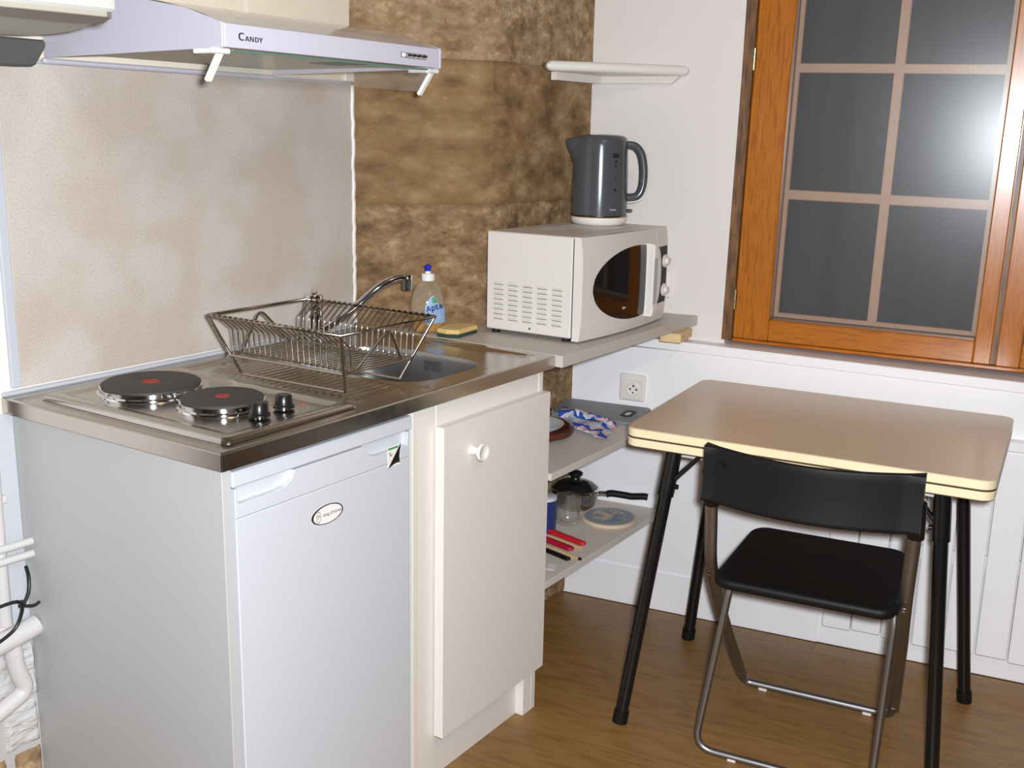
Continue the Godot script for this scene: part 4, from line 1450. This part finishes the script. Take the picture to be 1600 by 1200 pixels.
func kettle() -> void:
	# local x points to the handle
	var dir := Vector3(0.553, 0, 0.833).normalized()
	var bs := Basis(dir, Vector3.UP, dir.cross(Vector3.UP))
	var t := thing("kettle", "grey plastic electric kettle on its white base on the microwave", "kettle", Transform3D(bs, Vector3(1.528, 1.1585, 0.402)))
	part("power_base", mb().lathe([Vector2(0.0, 0.0), Vector2(0.066, 0.0), Vector2(0.074, 0.006), Vector2(0.078, 0.016), Vector2(0.078, 0.021), Vector2(0.0, 0.021)], 48), M.white_gloss, t)
	part("gilt_line", mb().lathe([Vector2(0.0775, 0.021), Vector2(0.0785, 0.0225), Vector2(0.0775, 0.024)], 48), M.brass, t)
	part("bottom_ring", mb().lathe([Vector2(0.077, 0.024), Vector2(0.0765, 0.027)], 48), M.black, t)
	# body with a spout pulled out of the rim on the side opposite the handle
	var prof := [[0.0768, 0.027], [0.0768, 0.045], [0.0762, 0.08], [0.0750, 0.12], [0.0735, 0.16], [0.0725, 0.19], [0.0715, 0.212], [0.0705, 0.224], [0.068, 0.232], [0.060, 0.2375], [0.045, 0.240], [0.0, 0.241]]
	var g := []
	for q in prof:
		var row := []
		for i in 72:
			var an := TAU * i / 72.0
			var r: float = q[0]
			var dx := cos(an)
			var sp := exp(-pow((PI - absf(wrapf(an, -PI, PI))) / 0.30, 2))
			var rise := smoothstep(0.160, 0.222, q[1]) * (1.0 - smoothstep(0.231, 0.241, q[1]))
			r += 0.026 * sp * rise
			var y: float = q[1]
			if q[1] > 0.23:
				y -= 0.004 * sp
			row.append(Vector3(dx * r, y, sin(an) * r))
		g.append(row)
	part("body", mb().sheet(g, Vector3(0, 0, 1), true), M.kettle, t)
	# loop handle, grey inside a white spine
	var hp := smooth_path([Vector3(0.066, 0.216, 0), Vector3(0.092, 0.212, 0), Vector3(0.110, 0.190, 0), Vector3(0.118, 0.150, 0), Vector3(0.117, 0.105, 0), Vector3(0.104, 0.078, 0), Vector3(0.074, 0.072, 0)])
	var hd := part("handle", mb().tube(hp, 0.0155, 16, false, true, Vector2(0.9, 0.8)), M.kettle, t)
	var ho := smooth_path([Vector3(0.068, 0.226, 0), Vector3(0.097, 0.221, 0), Vector3(0.118, 0.195, 0), Vector3(0.127, 0.150, 0), Vector3(0.126, 0.100, 0), Vector3(0.110, 0.069, 0), Vector3(0.074, 0.061, 0)])
	part("handle_spine", mb().tube(ho, 0.0075, 12, false, true, Vector2(1.2, 0.6)), M.white_gloss, hd)
	part("switch", mb().box(Vector3(0.083, 0.038, 0), Vector3(0.016, 0.008, 0.012), 0.002), M.black, t)
	# water gauge with marks on the side towards the viewer, maker's mark below
	var ga := deg_to_rad(62)
	var gn := Vector3(cos(ga), 0, sin(ga))
	var gb := Basis(Vector3(sin(ga), 0, -cos(ga)), Vector3.UP, gn)
	for q in [[0.186, 0.010, 0.006], [0.170, 0.0035, 0.004], [0.158, 0.003, 0.003], [0.126, 0.003, 0.003], [0.096, 0.004, 0.004]]:
		var r := lerpf(0.0775, 0.0735, (q[0] - 0.03) / 0.16)
		var mk := mb()
		mk.xf = Transform3D(gb, gn * (r - 0.0005) + Vector3.UP * q[0])
		mk.prism(rrect(-q[1], q[1], -0.0002, 0.0012, 0.0004, 2), -q[2], q[2], 0.0003)
		part("gauge_mark", mk, M.kettle_dark, t)
	put_text("maker_mark", "home", 0.0055, M.print_light, t, Vector3(cos(1.15), 0, sin(1.15)) * 0.0770 + Vector3.UP * 0.044, Basis(Vector3(sin(1.15), 0, -cos(1.15)), Vector3.UP, Vector3(cos(1.15), 0, sin(1.15))))


func shelf_items() -> void:
	# middle shelf
	var bt := thing("cutting_board", "grey plastic cutting board with a black-rimmed grip hole, lying against the wall", "cutting board", Transform3D(WB, wall(0.401, 0.6155, 0.098)))
	part("board", mb().prism(rrect(-0.130, 0.130, -0.092, 0.092, 0.018, 6), 0.0, 0.010, 0.002), M.board, bt)
	var hr := mb().prism(rrect(0.072, 0.106, -0.030, 0.040, 0.0150, 6), 0.0095, 0.0118, 0.0005)
	var rim := part("grip_rim", hr, M.black_soft, bt)
	part("grip_hole", mb().prism(rrect(0.083, 0.097, -0.006, 0.028, 0.006, 5), 0.0116, 0.0121, 0.0002), M.shelf, rim)
	# crumpled striped tea towel
	var im := Image.create(128, 64, false, Image.FORMAT_RGB8)
	im.fill(c8(214, 214, 226))
	var y0 := 0
	for s in [[10, 36, 74, 160], [4, 224, 170, 165], [5, 214, 214, 226], [9, 40, 84, 176], [3, 214, 214, 226], [12, 198, 200, 222], [6, 206, 188, 180], [7, 40, 78, 172], [4, 226, 176, 172]]:
		im.fill_rect(Rect2i(0, y0, 128, s[0]), c8(s[1], s[2], s[3]))
		y0 += s[0]
	var tm := mat(Color.WHITE, 0.9)
	tm.albedo_texture = ImageTexture.create_from_image(im)
	bump(tm, noise_tex(0.2, [], 2, 31), 0.03)
	var fn := FastNoiseLite.new()
	fn.seed = 21
	fn.frequency = 7.0
	fn.fractal_octaves = 2
	var cA := Vector2(1.505, 0.305)
	var cB := Vector2(1.462, 0.512)
	var cC := Vector2(1.310, 0.560)
	var cD := Vector2(1.372, 0.410)
	var g := []
	for i in 50:
		var row := []
		for j in 36:
			var u := i / 49.0
			var w := j / 35.0
			var p := cA.lerp(cB, u).lerp(cD.lerp(cC, u), w)
			p += Vector2(fn.get_noise_2d(u * 0.6, w * 0.5 + 5), fn.get_noise_2d(u * 0.6 + 9, w * 0.5)) * 0.020
			var e := clampf(minf(minf(u, 1 - u), minf(w, 1 - w)) * 7.0, 0, 1)
			var on := 0.630 if p.x > 1.44 else 0.6195
			var h := on + e * (0.004 + 0.014 * absf(fn.get_noise_2d(p.x * 1.1, p.y * 0.7)) + 0.005 * absf(fn.get_noise_2d(p.x * 2.7 + 3, p.y * 2.1)))
			row.append(Vector3(p.x, h, p.y))
		g.append(row)
	single("tea_towel", mb().sheet(g, Vector3.UP), tm, "crumpled blue and white striped tea towel beside the cutting board", "tea towel")
	# brown tableware
	var pc := Vector3(1.242, 0.6155, 0.394)
	var pl := thing("brown_plate", "thick brown glazed plate with raised rim at the left of the middle shelf", "plate", Transform3D(Basis(), pc))
	part("plate", mb().lathe([Vector2(0.0, 0.0), Vector2(0.07, 0.0), Vector2(0.075, 0.004), Vector2(0.100, 0.012), Vector2(0.104, 0.020), Vector2(0.102, 0.030), Vector2(0.092, 0.032), Vector2(0.084, 0.026), Vector2(0.078, 0.016), Vector2(0.0, 0.014)], 48), M.brown_china, pl)
	single("white_dish", mb().lathe([Vector2(0.0, 0.0), Vector2(0.045, 0.0), Vector2(0.072, 0.016), Vector2(0.076, 0.022), Vector2(0.072, 0.023), Vector2(0.045, 0.008), Vector2(0.0, 0.007)], 40), M.white_china, "white dish nested inside the brown glazed plate", "dish", Transform3D(Basis(), pc + Vector3(0, 0.0145, 0)))
	single("brown_bowl", mb().lathe([Vector2(0.0, 0.0), Vector2(0.028, 0.0), Vector2(0.030, 0.006), Vector2(0.052, 0.026), Vector2(0.060, 0.046), Vector2(0.057, 0.050), Vector2(0.046, 0.030), Vector2(0.0, 0.010)], 40), M.brown_china, "small brown bowl standing in the white dish by the cabinet", "bowl", Transform3D(Basis(), pc + Vector3(-0.008, 0.0225, -0.012)))
	# lowest shelf
	var sy := 0.3205
	var pn := thing("saucepan", "steel saucepan with a dark glass lid and long black handle", "saucepan", Transform3D(Basis(), Vector3(1.545, sy, 0.348)))
	part("pan_body", mb().lathe([Vector2(0.0, 0.0), Vector2(0.048, 0.0), Vector2(0.060, 0.012), Vector2(0.067, 0.032), Vector2(0.070, 0.056), Vector2(0.0715, 0.058)], 48), M.pan, pn)
	var ld := part("lid", mb().lathe([Vector2(0.0725, 0.057), Vector2(0.0715, 0.061), Vector2(0.066, 0.063)], 48), M.chrome, pn)
	part("lid_glass", mb().lathe([Vector2(0.067, 0.0625), Vector2(0.055, 0.073), Vector2(0.036, 0.081), Vector2(0.0, 0.085)], 48), mat(c8(24, 25, 26), 0.08), ld)
	part("lid_knob", mb().lathe([Vector2(0.020, 0.082), Vector2(0.014, 0.087), Vector2(0.013, 0.094), Vector2(0.021, 0.100), Vector2(0.021, 0.106), Vector2(0.015, 0.110), Vector2(0.0, 0.111)], 28), M.black, ld)
	var hd := (wall(0.60, 0, 0.045) - Vector3(1.545, 0, 0.348)).normalized()
	var h0 := hd * 0.068 + Vector3.UP * 0.048
	var fer := part("handle_ferrule", mb().tube([h0, h0 + hd * 0.030 + Vector3.UP * 0.002], 0.0100, 14, false, true, Vector2(1, 0.8)), M.chrome, pn)
	part("handle", mb().tube(smooth_path([h0 + hd * 0.026, h0 + hd * 0.04 + Vector3.UP * 0.004, h0 + hd * 0.075 + Vector3.UP * 0.002, h0 + hd * 0.100, h0 + hd * 0.132 + Vector3.UP * 0.003, h0 + hd * 0.146 + Vector3.UP * 0.002]), 0.0115, 14, false, true, Vector2(1.0, 0.85)), M.black_soft, fer)
	var gm := mb().lathe([Vector2(0.0, 0.0), Vector2(0.031, 0.0), Vector2(0.0335, 0.003), Vector2(0.0355, 0.05), Vector2(0.0368, 0.081), Vector2(0.0358, 0.0825), Vector2(0.0348, 0.081), Vector2(0.0335, 0.05), Vector2(0.0315, 0.014), Vector2(0.026, 0.010), Vector2(0.0, 0.0095)], 48)
	single("drinking_glass", gm, M.tumbler, "clear glass tumbler standing in front of the saucepan", "glass", Transform3D(Basis(), Vector3(1.414, sy, 0.402)))
	var sc := thing("salt_canister", "blue and white round canister half hidden by the cabinet door", "canister", Transform3D(Basis(Vector3.UP, 0.6), Vector3(1.322, sy, 0.382)))
	part("can_body", mb().lathe([Vector2(0.0, 0.0), Vector2(0.031, 0.0), Vector2(0.0315, 0.002), Vector2(0.0315, 0.094)], 36), M.navy_can, sc)
	part("can_lid", mb().lathe([Vector2(0.0322, 0.094), Vector2(0.0322, 0.102), Vector2(0.029, 0.104), Vector2(0.0, 0.104)], 36), M.label_white, sc)
	part("white_print", mb().bx(0.010, 0.026, 0.012, 0.022, 0.0245, 0.0252, 0.0), M.label_white, sc)
	# round trivet with a blue country print
	var tv := thing("trivet", "round wooden trivet with a blue printed top on the lowest shelf", "trivet", Transform3D(Basis(), Vector3(1.505, sy, 0.486)))
	part("wooden_disc", mb().lathe([Vector2(0.0, 0.0), Vector2(0.076, 0.0), Vector2(0.080, 0.004), Vector2(0.080, 0.009), Vector2(0.077, 0.012), Vector2(0.0, 0.012)], 56), M.trivet_wood, tv)
	var ti := Image.create(256, 256, false, Image.FORMAT_RGB8)
	var tn := FastNoiseLite.new()
	tn.seed = 5
	tn.frequency = 0.016
	for py in 256:
		for px in 256:
			var q := Vector2(px - 128, py - 128)
			var r := q.length() / 128.0
			var v := tn.get_noise_2d(px, py)
			var col := c8(150, 158, 168)
			if r < 0.72:
				col = c8(206, 186, 158).lerp(c8(120, 136, 156), clampf(0.5 + v * 1.6 + (0.3 if q.y > 10 else -0.25), 0, 1))
			elif r > 0.78 and r < 0.9:
				col = c8(118, 130, 148).lerp(c8(190, 192, 190), clampf(0.3 + sin(q.angle() * 26) * 0.3, 0, 1))
			ti.set_pixel(px, py, col)
	var tmm := mat(Color.WHITE, 0.45)
	tmm.albedo_texture = ImageTexture.create_from_image(ti)
	var td := mb()
	for i in 48:
		var a0 := TAU * i / 48.0
		var a1 := TAU * (i + 1) / 48.0
		var u := Vector3.UP
		td.tri(Vector3(0, 0.0126, 0), Vector3(cos(a0) * 0.072, 0.0126, sin(a0) * 0.072), Vector3(cos(a1) * 0.072, 0.0126, sin(a1) * 0.072), u, u, u, Vector2(0.5, 0.5), Vector2(0.5 + 0.5 * cos(a0), 0.5 + 0.5 * sin(a0)), Vector2(0.5 + 0.5 * cos(a1), 0.5 + 0.5 * sin(a1)))
	part("printed_top", td, tmm, tv)
	# utensils whose ends show past the cabinet door
	var ut := [["red_knife", [Vector2(1.325, 0.335), Vector2(1.287, 0.524)], M.red, "bright red plastic utensil handle farthest from the shelf edge", "utensil", 0.0115],
		["red_spatula", [Vector2(1.268, 0.34), Vector2(1.234, 0.516)], M.red_deep, "dark red plastic utensil handle between two wooden ones", "utensil", 0.0125],
		["wooden_spoon", [Vector2(1.240, 0.36), Vector2(1.197, 0.566)], M.pale_wood, "thin pale wooden utensil with a dark tip near the shelf edge", "utensil", 0.0052],
		["black_utensil", [Vector2(1.212, 0.36), Vector2(1.173, 0.546)], M.black_soft, "dark utensil handle nearest the edge of the lowest shelf", "utensil", 0.0088],
		["wooden_stick", [Vector2(1.300, 0.34), Vector2(1.262, 0.532)], M.pale_wood, "flat wooden stick lying between the two red utensils", "utensil", 0.006]]
	for q in ut:
		var a: Vector2 = q[1][0]
		var b: Vector2 = q[1][1]
		var r: float = q[5]
		var y := sy + r * 0.62
		var pts := []
		for i in 9:
			var u := i / 8.0
			var p := a.lerp(b, u)
			pts.append(Vector3(p.x, y + 0.001 * sin(u * PI), p.y))
		var o := thing(q[0], q[3], q[4], Transform3D.IDENTITY, "utensils on the lowest shelf")
		part("handle", mb().tube(pts, r, 12, false, true, Vector2(1.0, 0.6)), q[2], o)
		if q[0] == "wooden_spoon":
			part("tip", mb().tube([pts[8], pts[8] + (pts[8] - pts[7]) * 0.25], r * 0.8, 10), M.black, o)
		elif r > 0.007:
			part("end_cap", mb().lathe([Vector2(0.0, -r * 0.6), Vector2(r * 0.7, -r * 0.3), Vector2(r, 0.0), Vector2(r * 0.7, r * 0.45), Vector2(0, r * 0.6)], 16, pts[8]), q[2], o)
	single("paper_scrap", mb().prism(PackedVector2Array([Vector2(1.092, 0.530), Vector2(1.128, 0.518), Vector2(1.134, 0.538), Vector2(1.098, 0.550)]), sy, sy + 0.0012), M.label_white, "small white paper scrap at the front edge of the lowest shelf", "paper")


# ------------------------------------------------------------------ table and chair
func table() -> void:
	var t := thing("folding_table", "brown laminate table with doubled cream-edged top against the window wall", "table", wall_xf(1.068, 0.0, 0.370, 0.0, -3.2))
	# local x along the wall, z into the room
	var hx := 0.396
	var hz := 0.297
	for k in 2:
		var y := 0.7175 - k * 0.0225
		var lf := part("leaf", mb().prism(rrect(-hx, hx, -hz, hz, 0.030, 8), y + 0.0015, y + 0.0205, 0.0015, true), M.cream_edge, t)
		part("laminate_top", mb().prism(rrect(-hx, hx, -hz, hz, 0.030, 8), y + 0.0205, y + 0.0225, 0.0005, true), M.table_top if k == 0 else M.brown_line, lf)
		part("laminate_under", mb().prism(rrect(-hx + 0.001, hx - 0.001, -hz + 0.001, hz - 0.001, 0.029, 8), y + 0.0002, y + 0.0016, 0.0003, true), M.brown_line, lf)
	var ap := mb()
	ap.bx(-0.30, 0.30, 0.664, 0.6945, 0.205, 0.220, 0.002)
	ap.bx(-0.30, 0.30, 0.664, 0.6945, -0.220, -0.205, 0.002)
	ap.bx(-0.30, -0.285, 0.664, 0.6945, -0.205, 0.205, 0.002)
	ap.bx(0.285, 0.30, 0.664, 0.6945, -0.205, 0.205, 0.002)
	part("apron", ap, M.apron, t)
	# splayed tubular legs with sleeves and rubber feet; foot positions from the floor
	for q in [[-0.296, 0.222, -0.368, 0.315], [0.292, 0.212, 0.340, 0.230], [-0.300, -0.170, -0.368, -0.204], [0.296, -0.180, 0.367, -0.216]]:
		var a := Vector3(q[0], 0.692, q[1])
		var f := Vector3(q[2], 0.0, q[3])
		var lg := part("leg", mb().tube([a, a.lerp(f, 0.985)], 0.0155, 18), M.leg_black, t)
		part("sleeve", mb().tube([a, a.lerp(f, 0.175)], 0.0190, 18), M.leg_black, lg)
		part("rubber_foot", mb().tube([a.lerp(f, 0.955), f + Vector3(0, 0.001, 0)], 0.0185, 18), M.black_soft, lg)
		var mid := a.lerp(f, 0.14)
		part("brace", mb().tube([mid, Vector3(a.x - signf(a.x) * 0.075, 0.690, a.z)], 0.0095, 10, false, true, Vector2(1.1, 0.6)), M.leg_black, lg)
		part("thumb_screw", mb().tube([mid, mid + Vector3(-signf(a.x) * 0.026, 0.0, 0.0)], 0.006, 10), M.leg_black, lg)


func chair() -> void:
	var t := thing("folding_chair", "black plastic folding chair with a grey tube frame at the table", "chair", wall_xf(1.105, 0.0, 0.0, 0.0, -1.2))
	# local x along the wall, z = distance from the window wall
	var xl := -0.208
	var xr := 0.212
	# frame from backrest down under the seat to the floor by the wall, a flat oval tube
	for s in [xl, xr]:
		var sg := signf(s)
		part("upright", mb().tube(fillet([Vector3(s + 0.0085, 0.665, 0.748), Vector3(s + 0.004, 0.56, 0.712), Vector3(s, 0.46, 0.682), Vector3(s - sg * 0.006, 0.30, 0.572), Vector3(s - sg * 0.022, 0.035, 0.362)], 0.05, 6), 0.0118, 16, false, true, Vector2(0.75, 1.25), Vector3(1, 0, 0)), M.tube, t)
	var fb := fillet([Vector3(xl + 0.0205, 0.052, 0.376), Vector3(xl + 0.026, 0.0125, 0.350), Vector3(xr - 0.026, 0.0125, 0.350), Vector3(xr - 0.0205, 0.052, 0.376)], 0.045, 8)
	var cb := part("floor_bar", mb().tube(fb, 0.0098, 14), M.tube, t)
	for x in [-0.13, 0.13]:
		part("glide", mb().box(Vector3(x, 0.004, 0.350), Vector3(0.022, 0.008, 0.020), 0.002), M.white, cb)
	# slimmer rear loop
	var rl := fillet([Vector3(xl + 0.055, 0.424, 0.690), Vector3(xl + 0.050, 0.40, 0.695), Vector3(xl - 0.002, 0.010, 0.712), Vector3(xr + 0.002 - 0.03, 0.010, 0.712), Vector3(xr - 0.016, 0.40, 0.695), Vector3(xr - 0.018, 0.424, 0.690)], 0.05, 8)
	part("rear_leg_loop", mb().tube(rl, 0.0085, 14), M.tube, t)
	for x in [-0.12, 0.11]:
		part("glide", mb().box(Vector3(x, 0.004, 0.712), Vector3(0.02, 0.008, 0.018), 0.002), M.white, t)
	# seat with rolled edges
	var g := []
	var xs0 := -0.197
	var xs1 := 0.203
	for ring in [[0.022, 0.446], [0.008, 0.4450], [0.002, 0.441], [0.0, 0.434], [0.001, 0.426], [0.006, 0.421], [0.014, 0.420]]:
		var row := []
		for p in rrect(xs0 + ring[0], xs1 - ring[0], 0.345 + ring[0], 0.722 - ring[0], maxf(0.045 - ring[0], 0.012), 8):
			var u: float = clampf((p.y - 0.345) / 0.377, 0, 1)
			var w := lerpf(0.93, 1.0, u)
			row.append(Vector3(p.x * w, ring[1] - 0.004 * pow(u, 3), p.y))
		g.append(row)
	var sm := mb().sheet(g, Vector3(0, 1, 0), true)
	var ix0: Array = g[0]
	var cen := Vector3(0.003, 0.4435, 0.53)
	for i in ix0.size():
		sm.tri(cen, ix0[i], ix0[(i + 1) % ix0.size()], Vector3.UP, Vector3.UP, Vector3.UP)
	var ix1: Array = g[-1]
	var cn2 := Vector3(0.003, 0.4195, 0.53)
	for i in ix1.size():
		sm.tri(cn2, ix1[i], ix1[(i + 1) % ix1.size()], Vector3.DOWN, Vector3.DOWN, Vector3.DOWN)
	var se := part("seat", sm, M.black_soft, t)
	for s in [xl + 0.004, xr - 0.004]:
		part("hinge_rivet", mb().tube([Vector3(s, 0.437, 0.690), Vector3(s + signf(s) * 0.006, 0.437, 0.690)], 0.0055, 12), M.chrome, se)
	# curved backrest, bowed towards the viewer, with end sleeves
	var bk := mb()
	var nb := 28
	var outer := []
	for i in nb + 1:
		var u := float(i) / nb
		var x := lerpf(-0.211, 0.2305, u)
		var c := sin(u * PI)
		var bow := 0.045 * c
		var z := 0.768 + bow
		var top := 0.7615 - 0.006 * c
		var bottom := 0.636 - 0.002 * c
		var th := 0.0055 + 0.0115 * smoothstep(0.86, 1.0, absf(u * 2 - 1))
		var row := []
		var sec := [Vector2(-th * 0.6, top), Vector2(th * 0.6, top), Vector2(th + 0.001, top - 0.004), Vector2(th, top - 0.02), Vector2(th * 0.85, (top + bottom) / 2), Vector2(th, bottom + 0.010), Vector2(th + 0.003, bottom + 0.004), Vector2(th * 0.5, bottom), Vector2(-th * 0.6, bottom), Vector2(-th, bottom + 0.005), Vector2(-th, top - 0.004)]
		for q in sec:
			row.append(Vector3(x, q.y, z + q.x - 0.11 * (0.70 - q.y) * -0.25))
		outer.append(row)
	bk.sheet(outer, Vector3(0, 0.4, 1), true)
	for e in [0, nb]:
		var row: Array = outer[e]
		var cc := Vector3.ZERO
		for q in row:
			cc += q
		cc /= row.size()
		for i in row.size():
			bk.tri(cc, row[i], row[(i + 1) % row.size()], Vector3(-1 if e == 0 else 1, 0, 0), Vector3(-1 if e == 0 else 1, 0, 0), Vector3(-1 if e == 0 else 1, 0, 0))
	var bp := part("backrest", bk, M.black_soft, t)
	part("button_plug", mb().tube([Vector3(-0.174, 0.722, 0.774), Vector3(-0.174, 0.722, 0.7925)], 0.0085, 16), M.black, bp)
	for s in [-0.2005, 0.2215]:
		part("end_sleeve", mb().tube([Vector3(s, 0.70, 0.765), Vector3(s, 0.616, 0.7335)], 0.014, 16, false, true, Vector2(0.85, 1.2), Vector3(1, 0, 0)), M.black_soft, bp)
